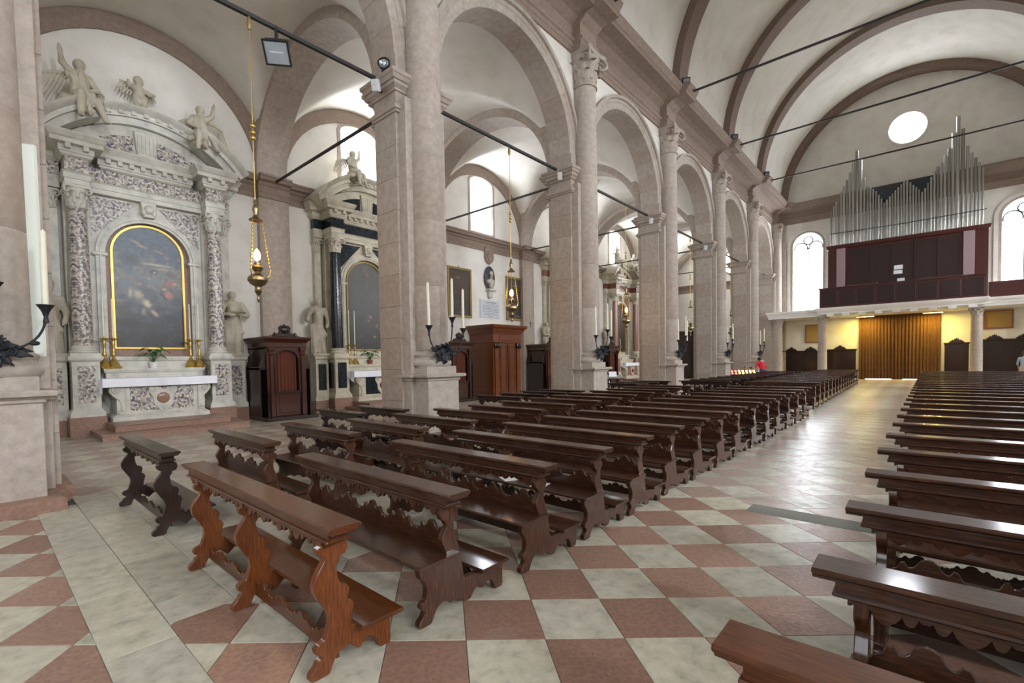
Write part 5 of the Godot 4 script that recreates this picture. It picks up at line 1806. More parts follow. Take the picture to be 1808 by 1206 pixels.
func cabinet() -> void:
	var o := thing("wooden_cabinet", "tall honey-brown panelled wooden cabinet between two confessionals", "cabinet", V(WX, 0.0015, -17.32), PI / 2)
	var b := mb()
	b.box(V(-1.02, 0.0, 0.05), V(1.02, 2.63, 1.62), 0.008)
	part("body", b, M.cabinet_y, o)
	b = mb(); b.stack(-1.02, 1.02, 0.05, 1.64, [[0.0, 2.64], [0.01, 2.66], [0.0, 2.7], [0.0, 3.06], [0.03, 3.08], [0.05, 3.14], [0.1, 3.2], [0.14, 3.3], [0.22, 3.36], [0.24, 3.44], [0.24, 3.5]], true); part("cornice", b, M.cabinet_y, o)
	b = mb(); b.box(V(-0.6, 2.74, 1.63), V(0.55, 3.0, 1.665), 0.01); part("frieze_panel", b, M.cabinet_y, o)
	for s in [-1, 1]:
		var x0: float = -0.6 if s < 0 else 0.0
		b = mb(); b.box(V(x0 + 0.012, 0.12, 1.62), V(x0 + 0.552, 2.6, 1.66), 0.006)
		var door := part("door", b, M.cabinet_y, o)
		b = mb()
		for e in [[0.1, 0.16, 0.46, 2.5]]:
			frame_of(b, poly([x0 + e[0], 0.3, x0 + e[2], 0.3, x0 + e[2], 2.45, x0 + e[0], 2.45]), 0.03, 1.655, 1.675)
		part("door_moulding", b, M.wood_b_y, door)
		b = mb(); b.box(V(x0 + 0.11, 0.31, 1.655), V(x0 + 0.45, 2.44, 1.666), 0.003); part("door_panel", b, M.honey_y, door)
		for hy in [0.8, 1.9]:
			b = mb(); b.box(V(x0 + (0.02 if s < 0 else 0.53), hy, 1.66), V(x0 + (0.035 if s < 0 else 0.545), hy + 0.2, 1.68)); part("hinge", b, M.iron, door)
		b = mb()
		var xp: float = -0.8 if s < 0 else 0.78
		b.box(V(xp - 0.14, 0.02, 1.6), V(xp + 0.14, 2.5, 1.68), 0.008)
		part("pilaster", b, M.cabinet_y, o)
		b = mb()   # carved console with a lion-like boss
		b.stack(xp - 0.13, xp + 0.13, 1.6, 1.68, [[0.0, 2.36], [0.05, 2.4], [0.06, 2.5], [0.05, 2.6], [0.0, 2.64]])
		b.ball(V(xp, 2.49, 1.74), V(0.1, 0.11, 0.07)); b.ball(V(xp - 0.08, 2.53, 1.72), V(0.05, 0.06, 0.05), 8, 6); b.ball(V(xp + 0.08, 2.53, 1.72), V(0.05, 0.06, 0.05), 8, 6)
		part("carved_console", b, M.wood_dark_y, o)


func framed(z: float, y0: float, y1: float, hw: float, label: String, pic: Texture2D) -> void:
	var o := thing("framed_painting", label, "painting", V(WX, 0, z), PI / 2)
	var r := poly([-hw + 0.1, y0 + 0.1, hw - 0.1, y0 + 0.1, hw - 0.1, y1 - 0.1, -hw + 0.1, y1 - 0.1])
	var b := mb(); b.extrude(r, 0.02, 0.05, 0.0, 0.0)
	for v in b.v:
		b.uv.append(Vector2((v.x + hw) / (2 * hw), 1.0 - (v.y - y0) / (y1 - y0)))
	var pm := StandardMaterial3D.new()
	pm.resource_name = "oil_painting"
	pm.albedo_texture = pic
	pm.roughness = 0.4
	part("canvas", b, pm, o)
	b = mb(); frame_of(b, r, 0.1, 0.005, 0.09); frame_of(b, grow(r, 0.06), 0.03, 0.08, 0.11); part("frame", b, M.gold_dark, o)
	b = mb(); b.tube([V(0, y1, 0.03), V(0, y1 + 0.08, 0.02)], 0.02, 6); part("hanger", b, M.iron, o)


func wall_pieces() -> void:
	framed(-15.66, 3.92, 6.32, 0.78, "framed dark painting of a robed figure left of the oval bust", cache.brown)
	framed(-19.84, 3.98, 6.34, 0.76, "framed dark painting behind the hanging lamp, right of the oval bust", cache.brown)
	var o := thing("portrait_bust", "pale stone bust before a dark oval niche on the aisle wall", "bust", V(WX, 0, -17.78), PI / 2)
	var b := mb(); b.xf = Transform3D(Basis.from_scale(V(0.4, 0.62, 0.06)), V(0, 6.05, 0.07)); b.ball(Vector3.ZERO, Vector3.ONE, 24, 10); part("oval_ground", b, M.slate, o)
	part("bust", nets([[V(0, 5.62, 0.16), V(0, 5.85, 0.16), 0.12, 0.16, 0], [V(-0.2, 5.86, 0.15), V(0.2, 5.86, 0.15), 0.1, 0.1, 0], [V(0, 5.95, 0.17), V(0, 6.12, 0.18), 0.075, 0.06, 0], [V(0, 6.22, 0.19), V(0, 6.3, 0.17), 0.1, 0.11, 0], [V(0, 6.2, 0.29), V(0, 6.22, 0.28), 0.02, 0.015, 0]], 0.025, 0.05), M.statue, o)
	b = mb()
	b.stack(-0.22, 0.22, 0.0, 0.26, [[0.0, 5.36], [0.05, 5.4], [0.05, 5.46], [-0.02, 5.5]], true)
	b.stack(-0.14, 0.14, 0.0, 0.16, [[-0.08, 4.98], [0.0, 5.1], [0.0, 5.36]], true)
	part("console", b, M.marble, o)
	o = thing("stone_shield", "brown-grey carved stone coat-of-arms shield above the oval bust", "shield", V(WX, 0, -17.78), PI / 2)
	b = mb(); b.extrude(rounded(poly([0.0, 6.74, 0.22, 6.88, 0.34, 7.1, 0.3, 7.3, 0.36, 7.5, 0.26, 7.66, 0.08, 7.62, -0.08, 7.62, -0.26, 7.66, -0.36, 7.5, -0.3, 7.3, -0.34, 7.1, -0.22, 6.88])), 0.0, 0.12, 0.03, 0.6); part("scrolled_field", b, M.stone_trim, o)
	b = mb(); b.xf = Transform3D(Basis.from_scale(V(0.2, 0.28, 0.06)), V(0, 7.18, 0.12)); b.ball(Vector3.ZERO, Vector3.ONE); part("boss", b, M.stone_trim, o)
	o = thing("wall_plaque", "pale grey inscribed stone plaque under the bust", "plaque", V(WX, 0, -17.8), PI / 2)
	b = mb(); b.box(V(-0.72, 4.0, 0.0), V(0.72, 4.92, 0.04), 0.01); part("slab", b, M.plaque, o)
	# the inscription is only legible as lines of lettering of uneven length
	b = mb()
	var r := RandomNumberGenerator.new()
	r.seed = 12
	for i in 10:
		var hw: float = [0.42, 0.3, 0.55, 0.5, 0.58, 0.52, 0.56, 0.35, 0.5, 0.16][i]
		var y := 4.8 - 0.078 * i
		var hh := 0.022 if i == 0 else 0.012
		var x := -hw
		while x < hw:
			var w := 0.02 + 0.03 * r.randf()
			b.box(V(x, y - hh, 0.038), V(x + w, y + hh * (0.4 + 0.6 * r.randf()), 0.043))
			x += w + 0.012 + (0.03 if r.randf() < 0.2 else 0.0)
	var ins := part("inscription", b, M.ink, o)
	ins.set_meta("kind", "stuff")
	o = thing("wall_cross", "small black consecration cross painted on the wall pilaster", "cross", V(WX + 0.225, 0, -20.9), PI / 2)
	b = mb(); b.box(V(-0.012, 3.62, 0), V(0.012, 4.0, 0.012)); b.box(V(-0.13, 3.85, 0), V(0.13, 3.874, 0.012)); part("cross_bars", b, M.iron, o)


# ---------------------------------------------------------------- lamps and brackets
func hanging_lamp(x: float, z: float, label: String, lit: bool, metal := "brass") -> void:
	var o := thing("sanctuary_lamp", label, "hanging lamp", V(x, 0, z), 0.0, "lamps hung from the arcade tie rods")
	var mt: Material = M[metal]
	var b := mb(); b.lathe([[0.0, 7.82], [0.03, 7.84], [0.045, 7.92], [0.03, 8.02], [0.02, 8.08], [0.0, 8.1]], 0.0, TAU, 10); part("hook", b, M.gold_dark, o)
	b = mb(); b.tube([V(0, 4.78, 0), V(0, 7.84, 0)], 0.009, 6)
	for y in [5.9, 6.0, 6.12]:
		b.ball(V(0, y, 0), V(0.045, 0.05, 0.045), 10, 6)
	part("cord", b, M.gold, o)
	b = mb(); b.lathe([[0.0, 4.42], [0.11, 4.4], [0.12, 4.415], [0.05, 4.47], [0.03, 4.52], [0.055, 4.6], [0.05, 4.66], [0.02, 4.7], [0.035, 4.75], [0.0, 4.8]], 0.0, TAU, 16); part("crown_cap", b, mt, o)
	b = mb()
	b.lathe([[0.0, 2.9], [0.02, 2.92], [0.035, 2.98], [0.02, 3.03], [0.05, 3.07], [0.08, 3.12], [0.06, 3.17], [0.07, 3.2], [0.16, 3.24], [0.22, 3.31], [0.215, 3.36], [0.15, 3.41], [0.08, 3.43], [0.06, 3.47], [0.1, 3.5], [0.125, 3.55], [0.1, 3.58], [0.07, 3.6], [0.07, 3.64], [0.0, 3.64]], 0.0, TAU, 24)
	for i in b.v.size():
		b.v[i] *= V(0.78, 1, 0.78)
	part("bowl", b, mt, o)
	for i in 3:
		var a := TAU * i / 3 + 0.9
		var d := V(cos(a), 0, sin(a))
		b = mb()
		b.tube([d * 0.15 + V(0, 3.36, 0), d * 0.2 + V(0, 3.42, 0), d * 0.215 + V(0, 3.5, 0)], 0.012, 5)
		for k in 14:
			var t := k / 13.0
			var p: Vector3 = d * lerpf(0.215, 0.1, t) + V(0, lerpf(3.5, 4.41, t), 0)
			b.ball(p, V(0.013, 0.034, 0.013), 6, 4)
		part("chain", b, M.gold, o)
	if lit:
		b = mb(); b.lathe([[0.0, 3.66], [0.05, 3.7], [0.062, 3.76], [0.05, 3.83], [0.02, 3.88], [0.0, 3.9]], 0.0, TAU, 12)
		part("lamp_flame_bulb", b, M.flame, o)
		var l := OmniLight3D.new()
		l.name = "flame_light"
		l.light_color = Color("#ffb45a")
		l.light_energy = 0.5
		l.light_size = 0.05
		l.omni_range = 40.0
		l.shadow_enabled = true
		o.add_child(l)
		l.position = V(0, 3.77, 0)
	else:
		b = mb(); b.lathe([[0.045, 3.64], [0.06, 3.7], [0.06, 3.86]], 0.0, TAU, 12); part("glass_cup", b, M.glass, o)


func leaf_plate(b: MB, c: Vector3, u: Vector3, v: Vector3, w: Vector3, n: int) -> void:
	# a curled iron leaf from c along u, half width v, bending towards w
	var g := []
	for i in n:
		var t := float(i) / (n - 1)
		var wd := sin(PI * (0.12 + 0.85 * t)) * (1.0 + 0.25 * sin(t * 22.0))
		var p := c + u * t + w * (0.35 * sin(PI * t) - 0.3 * t * t)
		g.append([p - v * wd, p - v * wd * 0.5 + w * 0.14, p, p + v * wd * 0.5 + w * 0.14, p + v * wd])
	b.grid(g)
	var h := []
	for row in g:
		var k := []
		for q in 5:
			k.append(row[4 - q] - w.normalized() * 0.006)
		h.append(k)
	b.grid(h)


func candle_bracket(zc: float, place: String) -> void:
	# wrought-iron leafwork on the column base with three tapers; frame as for the pier
	var o := thing("candle_bracket", "black wrought-iron leaf bracket on %s" % place, "candle bracket", V(-8.84, 0, zc), PI / 2, "iron candle brackets on the piers")
	var b := mb()
	var c := V(0, 1.98, 0.62)
	var r := RandomNumberGenerator.new()
	r.seed = 31
	for i in 20:
		var a := TAU * i / 20.0 + 0.2 * r.randf()
		var rr := 0.14 + 0.14 * r.randf()
		var u := V(cos(a) * rr * 1.25, sin(a) * rr * 0.8 - 0.02, 0.06 + 0.1 * r.randf())
		leaf_plate(b, c + V(cos(a) * 0.05, sin(a) * 0.05, 0.04 * r.randf()), u, u.cross(V(0, 0, 1)).normalized() * (0.03 + 0.025 * r.randf()), V(0.02 * r.randf(), 0.03, 0.1), 7)
	for i in 6:
		var a := -2.4 + 0.75 * i
		scroll(b, c + V(cos(a) * 0.2, sin(a) * 0.15, 0.14), 0.05, 1.0 if i % 2 else -1.0, 0.012)
	leaf_plate(b, c + V(0, 0.0, 0.08), V(0, -0.28, 0.06), V(0.09, 0, 0), V(0, 0, 0.12), 9)
	b.ball(c + V(0, 0, 0.02), V(0.13, 0.12, 0.08), 10, 6)
	part("leafwork", b, M.iron, o)
	var tips := [V(-0.5, 2.42, 0.82), V(0.08, 2.62, 0.92), V(0.5, 2.4, 0.82)]
	for e in tips:
		b = mb()
		var s: Vector3 = c + V(e.x * 0.5, 0.02, 0.16)
		var mid := V(lerpf(s.x, e.x, 0.95), s.y + 0.1, lerpf(s.z, e.z, 0.9))
		var path := []
		for k in 9:
			var t := k / 8.0
			path.append(s.lerp(mid, t).lerp(mid.lerp(e, t), t))
		b.tube(path, 0.014, 6)
		b.ball(s.lerp(mid, 0.6), V(0.05, 0.03, 0.03), 8, 6)
		part("arm", b, M.iron, o)
		b = mb()
		b.xf = Transform3D(Basis(), e)
		b.lathe([[0.0, -0.1], [0.03, -0.09], [0.02, -0.02], [0.03, 0.02], [0.045, 0.06], [0.08, 0.115], [0.085, 0.125], [0.0, 0.125]], 0.0, TAU, 12)
		part("cup", b, M.iron, o)
		var h: float = [0.92, 0.86, 0.9][tips.find(e)]
		b = mb(); b.lathe([[0.0, 0.0], [0.033, 0.0], [0.031, h * 0.5], [0.027, h - 0.02], [0.01, h], [0.0, h + 0.02]], 0.0, TAU, 10)
		solo("taper_candle", b, M.wax, "%s white taper candle in the bracket on %s" % [["left", "middle", "right"][tips.find(e)], place], "candle", o.transform * Transform3D(Basis(V(0, 0, 1), 0.015 if e.x < 0 else -0.01), e + V(0, 0.126, 0)), "tapers in the iron bracket on %s" % place)


func floodlight() -> void:
	var o := thing("floodlight", "black rectangular floodlight hanging from the tie rod over the speckled altar", "floodlight", V(-9.25, 7.9, -4.0), 0.9)
	var b := mb()
	b.box(V(-0.02, -0.03, -0.05), V(0.02, 0.2, 0.05)); b.tube([V(-0.2, 0.0, 0), V(0.2, 0.0, 0)], 0.015, 6); b.tube([V(-0.2, 0.0, 0), V(-0.22, -0.2, 0)], 0.012, 6); b.tube([V(0.2, 0.0, 0), V(0.22, -0.2, 0)], 0.012, 6)
	part("mounting_fork", b, M.lamp_black, o)
	var tilt := Transform3D(Basis(Vector3.RIGHT, 0.75), V(0, -0.24, 0))
	b = mb()
	b.box(V(-0.2, -0.18, -0.14), V(0.2, 0.16, 0.0), 0.02)
	for i in 7:
		b.box(V(-0.17 + 0.055 * i, -0.14, -0.17), V(-0.15 + 0.055 * i, 0.12, -0.13))
	frame_of(b, poly([-0.2, -0.19, 0.2, -0.19, 0.2, 0.17, -0.2, 0.17]), 0.03, -0.02, 0.03)
	part("housing", b, M.lamp_black, o, tilt)
	b = mb(); b.box(V(-0.19, -0.18, -0.005), V(0.19, 0.16, 0.005)); part("reflector", b, M.reflector, o, tilt)
	b = mb(); b.tube([V(-0.12, 0.0, 0.012), V(0.12, 0.0, 0.012)], 0.012, 8); part("tube", b, M.white_stone, o, tilt)
	b = mb(); b.box(V(-0.2, -0.19, 0.022), V(0.2, 0.17, 0.026)); part("front_glass", b, M.glass, o, tilt)
	# round spotlight on the impost of pier 1
	o = thing("round_spotlight", "round black spotlight standing on the middle pier's impost", "spotlight", V(-9.1, 8.3, -6.27), 0.75)
	b = mb()
	b.xf = Transform3D(Basis(Vector3.RIGHT, PI / 2 - 0.15), V(0, 0.12, 0))
	b.lathe([[0.0, -0.16], [0.07, -0.15], [0.12, -0.05], [0.135, 0.0], [0.14, 0.03], [0.12, 0.03], [0.11, 0.0]], 0.0, TAU, 20)
	part("housing", b, M.lamp_black, o)
	b = mb(); b.xf = Transform3D(Basis(Vector3.RIGHT, PI / 2 - 0.15), V(0, 0.12, 0)); b.lathe([[0.0, -0.06], [0.06, -0.04], [0.11, 0.01]], 0.0, TAU, 20); part("reflector", b, M.reflector, o)
	b = mb(); b.xf = Transform3D(Basis(Vector3.RIGHT, PI / 2 - 0.15), V(0, 0.12, 0)); b.ball(V(0, 0.0, 0), V(0.03, 0.04, 0.03), 8, 6); part("bulb", b, M.white_stone, o)
	b = mb(); b.box(V(-0.05, -0.14, -0.04), V(0.05, 0.0, 0.04), 0.005); part("foot", b, M.lamp_black, o)
	var k := 0
	for e in [[1, "the middle pier"], [2, "the second pier down the nave"], [3, "the third pier down the nave"], [4, "the fourth pier down the nave"]]:
		o = thing("wall_speaker", "small grey box loudspeaker fixed to the impost of %s" % e[1], "loudspeaker", V(-9.0, 7.78, PZ - BAY * e[0] + 1.02), 0.6, "box loudspeakers on the imposts")
		b = mb(); b.xf = Transform3D(Basis(Vector3.RIGHT, 0.45), Vector3.ZERO); b.box(V(-0.08, -0.12, -0.08), V(0.08, 0.12, 0.08), 0.015); part("case", b, M.grey_box, o)
		b = mb(); b.xf = Transform3D(Basis(Vector3.RIGHT, 0.45), Vector3.ZERO); b.box(V(-0.055, -0.095, 0.078), V(0.055, 0.0, 0.085)); b.box(V(-0.055, 0.025, 0.078), V(0.055, 0.095, 0.085)); part("grille", b, M.speaker_grille, o)
		b = mb(); b.box(V(-0.03, 0.0, -0.3), V(0.03, 0.06, -0.05)); part("bracket", b, M.lamp_black, o)
		k += 1
	for e in [[3, "nearest"], [4, "middle"], [5, "farthest"]]:
		o = thing("nave_spotlight", "small dark spotlight on the nave cornice, the %s of three" % e[1], "spotlight", V(-7.7, 13.37, PZ - BAY * e[0] + 0.3), 0.5, "spotlights on the nave cornice")
		b = mb(); b.box(V(-0.03, 0, -0.03), V(0.03, 0.12, 0.03)); part("foot", b, M.lamp_black, o)
		b = mb(); b.xf = Transform3D(Basis(Vector3.RIGHT, 0.6), V(0, 0.22, 0)); b.box(V(-0.16, -0.12, -0.14), V(0.16, 0.12, 0.1), 0.02); part("housing", b, M.lamp_black, o)
		b = mb(); b.xf = Transform3D(Basis(Vector3.RIGHT, 0.6), V(0, 0.22, 0)); b.box(V(-0.13, -0.1, 0.1), V(0.13, 0.1, 0.106)); part("lens", b, M.reflector, o)


func column_speaker() -> void:
	var o := thing("column_speaker", "tall white column loudspeaker on the foreground pier behind a candle", "loudspeaker", V(-8.76, 0, -0.565), 1.4)
	var b := mb(); b.box(V(-0.105, 1.9, 0.0), V(0.105, 4.62, 0.17), 0.02); part("case", b, M.speaker_white, o)
	b = mb(); b.box(V(-0.085, 1.94, 0.165), V(0.085, 4.58, 0.176), 0.006); part("front_grille", b, M.speaker_white, o)
	b = mb(); b.box(V(-0.05, 2.1, -0.08), V(0.05, 2.2, 0.02)); b.box(V(-0.05, 4.0, -0.08), V(0.05, 4.1, 0.02)); part("wall_bracket", b, M.grey_box, o)


func tie_rods() -> void:
	for k in range(-1, 6):
		var b := mb(); b.box(V(-0.035, -0.035, PZ - BAY * (k + 1)), V(0.035, 0.035, PZ - BAY * k))
		var where: String = ["beside the camera", "over the foremost arch with the floodlight", "across the second arch", "across the third arch", "across the fourth arch", "across the fifth arch", "across the last arch"][k + 1]
		solo("tie_rod", b, M.rod, "dark iron tie rod %s of the arcade" % where, "tie rod", Transform3D(Basis(), V(-9.25, 8.1, 0)), "tie rods along the arcade")
	for k in range(0, 6):
		var b := mb(); b.box(V(-16.82, -0.03, -0.03), V(-9.9, 0.03, 0.03))
		solo("tie_rod", b, M.rod, "dark iron tie rod crossing the left aisle at the %s pier" % NTH[k], "tie rod", Transform3D(Basis(), V(0, 7.95, PZ - BAY * k)), "tie rods across the aisle")
	for k in range(1, 6):
		var b := mb(); b.box(V(-7.5, -0.035, -0.035), V(5.5, 0.035, 0.035))
		solo("tie_rod", b, M.rod, "long dark iron tie rod across the nave vault at the %s pier" % NTH[k], "tie rod", Transform3D(Basis(), V(0, 13.2, PZ - BAY * k)), "tie rods across the nave")


# ---------------------------------------------------------------- gallery, organ and entrance
func gallery() -> void:
	var o := thing("organ_gallery", "white-edged organ gallery on grey stone columns over the entrance", "gallery", V(0, 0, ZW))
	for x in [-8.05, -5.31, 2.43, 5.9]:
		var b := mb()
		b.lathe([[0.36, 0.0], [0.36, 0.12], [0.31, 0.18], [0.29, 0.24], [0.285, 1.6], [0.25, 4.02]], 0.0, TAU, 20)
		var c := part("column", b, M.stone_c, o, Transform3D(Basis(), V(x, 0, 2.62)))
		part("capital", capital(0.25, 0.48), M.stone_c, c, Transform3D(Basis(), V(0, 4.02, 0)))
	var b := mb()
	b.stack(-8.7, 6.75, 0.0, 2.75, [[0.0, 4.5], [0.0, 4.64], [0.05, 4.66], [0.05, 4.78], [0.12, 4.84], [0.14, 4.95], [0.14, 5.0]], true)
	part("floor_slab", b, M.white_stone, o)
	b = mb()
	b.stack(-5.5, 2.75, 0.0, 3.05, [[0.0, 4.6], [0.0, 4.68], [0.05, 4.74], [0.16, 4.88], [0.18, 4.98], [0.18, 5.04]], true)
	part("centre_slab", b, M.white_stone, o)
	for i in 9:
		b = mb(); b.box(V(-5.0 + 0.88 * i, 4.45, 2.2), V(-4.62 + 0.88 * i, 4.62, 3.08), 0.01); part("corbel", b, M.white_stone, o)
	for x in [-3.0, 0.5]:
		var lp := thing("ceiling_lamp", "warm tube lamp under the gallery, %s of the entrance" % ("left" if x < -1 else "right"), "lamp", V(x, 4.38, ZW + 1.1), 0.0, "lamps under the gallery")
		b = mb(); b.box(V(-0.5, 0.03, -0.07), V(0.5, 0.1, 0.07), 0.01); part("lamp_housing", b, M.grey_box, lp)
		b = mb(); b.box(V(-0.48, 0.0, -0.05), V(0.48, 0.03, 0.05)); part("lamp_tube", b, M.flame, lp)
		var al := AreaLight3D.new()
		al.name = "lamp_light"
		al.area_size = Vector2(0.96, 0.1)
		al.area_normalize_energy = true
		al.light_energy = 13.0
		al.light_color = Color("#ffe06a")
		al.shadow_enabled = true
		lp.add_child(al)
		al.position = V(0, -0.01, 0)
		al.rotation.x = -PI / 2
	var p := thing("gallery_parapet", "dark red-brown wooden parapet along the front of the organ gallery", "parapet", V(0, 0, ZW))
	b = mb(); b.box(V(-5.45, 5.05, 2.82), V(2.8, 6.35, 2.92), 0.01); part("board", b, M.organ_wood, p)
	b = mb(); b.box(V(-5.5, 6.33, 2.76), V(2.85, 6.42, 2.98), 0.015); part("rail", b, M.organ_wood, p)
	for i in 8:
		b = mb(); b.box(V(-5.3 + 1.02 * i, 5.2, 2.92), V(-4.42 + 1.02 * i, 6.2, 2.945), 0.015); part("panel", b, M.organ_wood_dark, p)
	b = mb(); b.box(V(2.9, 5.02, 2.6), V(4.9, 5.9, 2.68), 0.01); part("side_board", b, M.organ_wood, p)
	# organ
	var g := thing("pipe_organ", "pipe organ with silver pipes rising in two peaks over a dark wooden case", "organ", V(0, 0, ZW))
	b = mb(); b.box(V(-5.1, 5.05, 0.4), V(2.95, 9.35, 1.7)); part("case", b, M.organ_wood, g)
	b = mb(); b.stack(-5.1, 2.95, 0.4, 1.75, [[0.0, 9.2], [0.06, 9.25], [0.1, 9.4], [0.1, 9.48]]); part("case_cornice", b, M.organ_wood, g)
	for x in [-4.35, 2.1]:
		b = mb(); b.box(V(x - 0.25, 6.35, 1.68), V(x + 0.25, 9.25, 1.78), 0.01); part("pilaster", b, M.organ_pilaster, g)
	for i in 5:
		var x0 := -3.95 + 1.15 * i
		b = mb(); b.box(V(x0, 6.5, 1.68), V(x0 + 1.12, 9.1, 1.72), 0.01)
		var dr := part("door", b, M.organ_wood_dark, g)
		b = mb(); frame_of(b, poly([x0 + 0.07, 6.6, x0 + 1.05, 6.6, x0 + 1.05, 9.0, x0 + 0.07, 9.0]), 0.04, 1.715, 1.74); part("door_moulding", b, M.organ_wood_dark if i in [1, 2, 3] else M.organ_wood, dr)
	b = mb(); b.box(V(-4.1, 6.36, 1.7), V(-2.3, 6.6, 1.95), 0.01); part("bench_ledge", b, M.honey_x, g)
	b = mb(); b.box(V(-0.1, 6.36, 1.7), V(1.8, 6.6, 1.95), 0.01); part("bench_ledge", b, M.honey_x, g)
	for e in [[V(-1.45, 7.35, 1.74), V(-1.0, 7.62, 1.75)], [V(-1.47, 7.05, 1.74), V(-1.02, 7.3, 1.75)], [V(-1.28, 6.42, 1.76), V(-0.9, 6.75, 1.77)]]:
		b = mb(); b.box(e[0], e[1]); part("paper_sheet", b, M.paper, g)
	b = mb(); b.box(V(-2.75, 12.2, 0.5), V(-1.05, 13.1, 1.3)); part("swell_box", b, M.slate, g)
	b = mb(); b.box(V(-0.95, 12.2, 0.5), V(0.6, 13.15, 1.3)); part("swell_box", b, M.slate, g)
	var tops := [[-4.93, 12.1], [-4.5, 12.9], [-4.05, 13.9], [-3.9, 14.3], [-3.52, 15.8], [-3.36, 15.6], [-3.2, 14.7], [-3.1, 13.9], [-2.9, 13.2], [-2.5, 12.9], [-2.0, 11.9], [-0.95, 13.1], [-0.8, 13.05], [-0.06, 12.1], [0.5, 13.3], [0.9, 13.9], [1.2, 14.6], [1.35, 15.4], [1.5, 16.4], [1.7, 16.2], [1.85, 15.0], [2.05, 14.2], [2.35, 13.6], [2.8, 12.7]]
	var x := -4.95
	var n := 0
	while x < 2.82:
		var top: float = 12.0
		for i in tops.size() - 1:
			if x >= tops[i][0] and x <= tops[i + 1][0]:
				top = lerpf(tops[i][1], tops[i + 1][1], (x - tops[i][0]) / (tops[i + 1][0] - tops[i][0]))
		var r := clampf(0.045 + (top - 11.9) * 0.012, 0.055, 0.095)
		b = mb()
		b.lathe([[0.025, 9.46], [r, 10.0 + 0.03 * (top - 12.0)], [r * 1.01, 10.05], [r, 10.3], [r, top - 0.01], [r * 0.9, top], [0.0, top - 0.01]], 0.0, TAU, 12)
		b.box(V(-r * 0.7, 10.12, r * 0.86), V(r * 0.7, 10.17, r * 1.04))
		part("pipe", b, M.pipe if n % 3 else M.pipe_dull, g, Transform3D(Basis(), V(x, 0, 1.55 + 0.08 * sin(n * 1.7) * 0.2)))
		x += 2.0 * r + 0.035
		n += 1
	b = mb(); b.tube([V(-5.0, 10.35, 1.66), V(-1.05, 10.3, 1.7), V(2.85, 10.4, 1.66)], 0.025, 6); part("pipe_rail", b, M.iron, g)
	# entrance curtain
	b = mb()
	var gr := []
	for i in 161:
		var t := i / 160.0
		var d := 0.2 + 0.05 * sin(i * 0.93) + 0.02 * sin(i * 2.1 + 1.0)
		var hem := 0.07 if (t > 0.08 and t < 0.42) or (t > 0.55 and t < 0.92) else 0.012
		gr.append([V(-3.42 + 4.34 * t, hem, d), V(-3.42 + 4.34 * t, 2.2, d), V(-3.42 + 4.34 * t, 4.52, 0.2 + (d - 0.2) * 0.5)])
	b.grid(gr)
	var cu := solo("entrance_curtain", b, M.curtain_brown, "large brown pleated curtain hanging over the church entrance", "curtain", Transform3D(Basis(), V(0, 0, ZW)))
	b = mb(); b.tube([V(-3.6, 4.54, 0.2), V(1.1, 4.54, 0.2)], 0.03, 8); part("curtain_rail", b, M.rod, cu)
	# panelled stall backs against the entrance wall
	for e in [[-8.3, -5.75, 2.15, "farthest left along the entrance wall"], [-5.5, -3.6, 2.2, "just left of the brown curtain"], [1.1, 2.25, 2.45, "just right of the brown curtain"], [2.75, 6.6, 2.6, "farthest right along the entrance wall"]]:
		var s := thing("choir_stall", "dark carved wooden stall back with crest, %s" % e[3], "stall", V(0, 0.0015, ZW + 0.02), 0.0, "stalls along the entrance wall")
		b = mb(); b.box(V(e[0], 0, 0.0), V(e[1], e[2], 0.12), 0.01); part("back", b, M.wood_dark_y, s)
		b = mb(); b.stack(e[0], e[1], 0.0, 0.14, [[0.0, e[2] - 0.12], [0.05, e[2] - 0.05], [0.06, e[2]]], true); part("cornice", b, M.wood_dark_x, s)
		b = mb(); b.box(V(e[0] + 0.05, 0.0, 0.1), V(e[1] - 0.05, 0.46, 0.6), 0.01); part("bench", b, M.wood_dark_x, s)
		var n2 := maxi(1, int((e[1] - e[0]) / 1.25))
		for i in n2:
			var xm: float = e[0] + (e[1] - e[0]) * (i + 0.5) / n2
			b = mb(); frame_of(b, poly([xm - 0.4, 0.7, xm + 0.4, 0.7, xm + 0.4, e[2] - 0.3, xm - 0.4, e[2] - 0.3]), 0.06, 0.11, 0.15); part("panel_moulding", b, M.wood_dark_y, s)
			b = mb()
			var cr := rounded(poly([-0.36, 0.0, 0.36, 0.0, 0.36, 0.08, 0.28, 0.1, 0.22, 0.2, 0.14, 0.16, 0.1, 0.27, 0.04, 0.25, 0.0, 0.34, -0.04, 0.25, -0.1, 0.27, -0.14, 0.16, -0.22, 0.2, -0.28, 0.1, -0.36, 0.08]))
			b.xf = Transform3D(Basis(), V(xm, e[2] - 0.005, 0.03)); b.extrude(cr, 0.0, 0.06, 0.008, 0.6)
			part("carved_crest", b, M.wood_dark_y, s)
	for e in [[-6.75, -5.45, 2.75, 4.1, "left of the entrance under the gallery"], [2.9, 4.2, 3.25, 4.4, "right of the entrance under the gallery"]]:
		var s := thing("framed_board", "tan framed board on the wall %s" % e[4], "board", V(0, 0, ZW))
		b = mb(); b.box(V(e[0], e[2], 0.005), V(e[1], e[3], 0.03)); part("board", b, M.board_tan, s)
		b = mb(); frame_of(b, poly([e[0] + 0.08, e[2] + 0.08, e[1] - 0.08, e[2] + 0.08, e[1] - 0.08, e[3] - 0.08, e[0] + 0.08, e[3] - 0.08]), 0.09, 0.01, 0.07); part("frame", b, M.frame_brown, s)
	# dark panelled vestibule at the end of the left aisle
	var v := thing("wooden_vestibule", "tall black-brown panelled vestibule at the far end of the left aisle", "vestibule", V(-14.9, 0.0015, ZW))
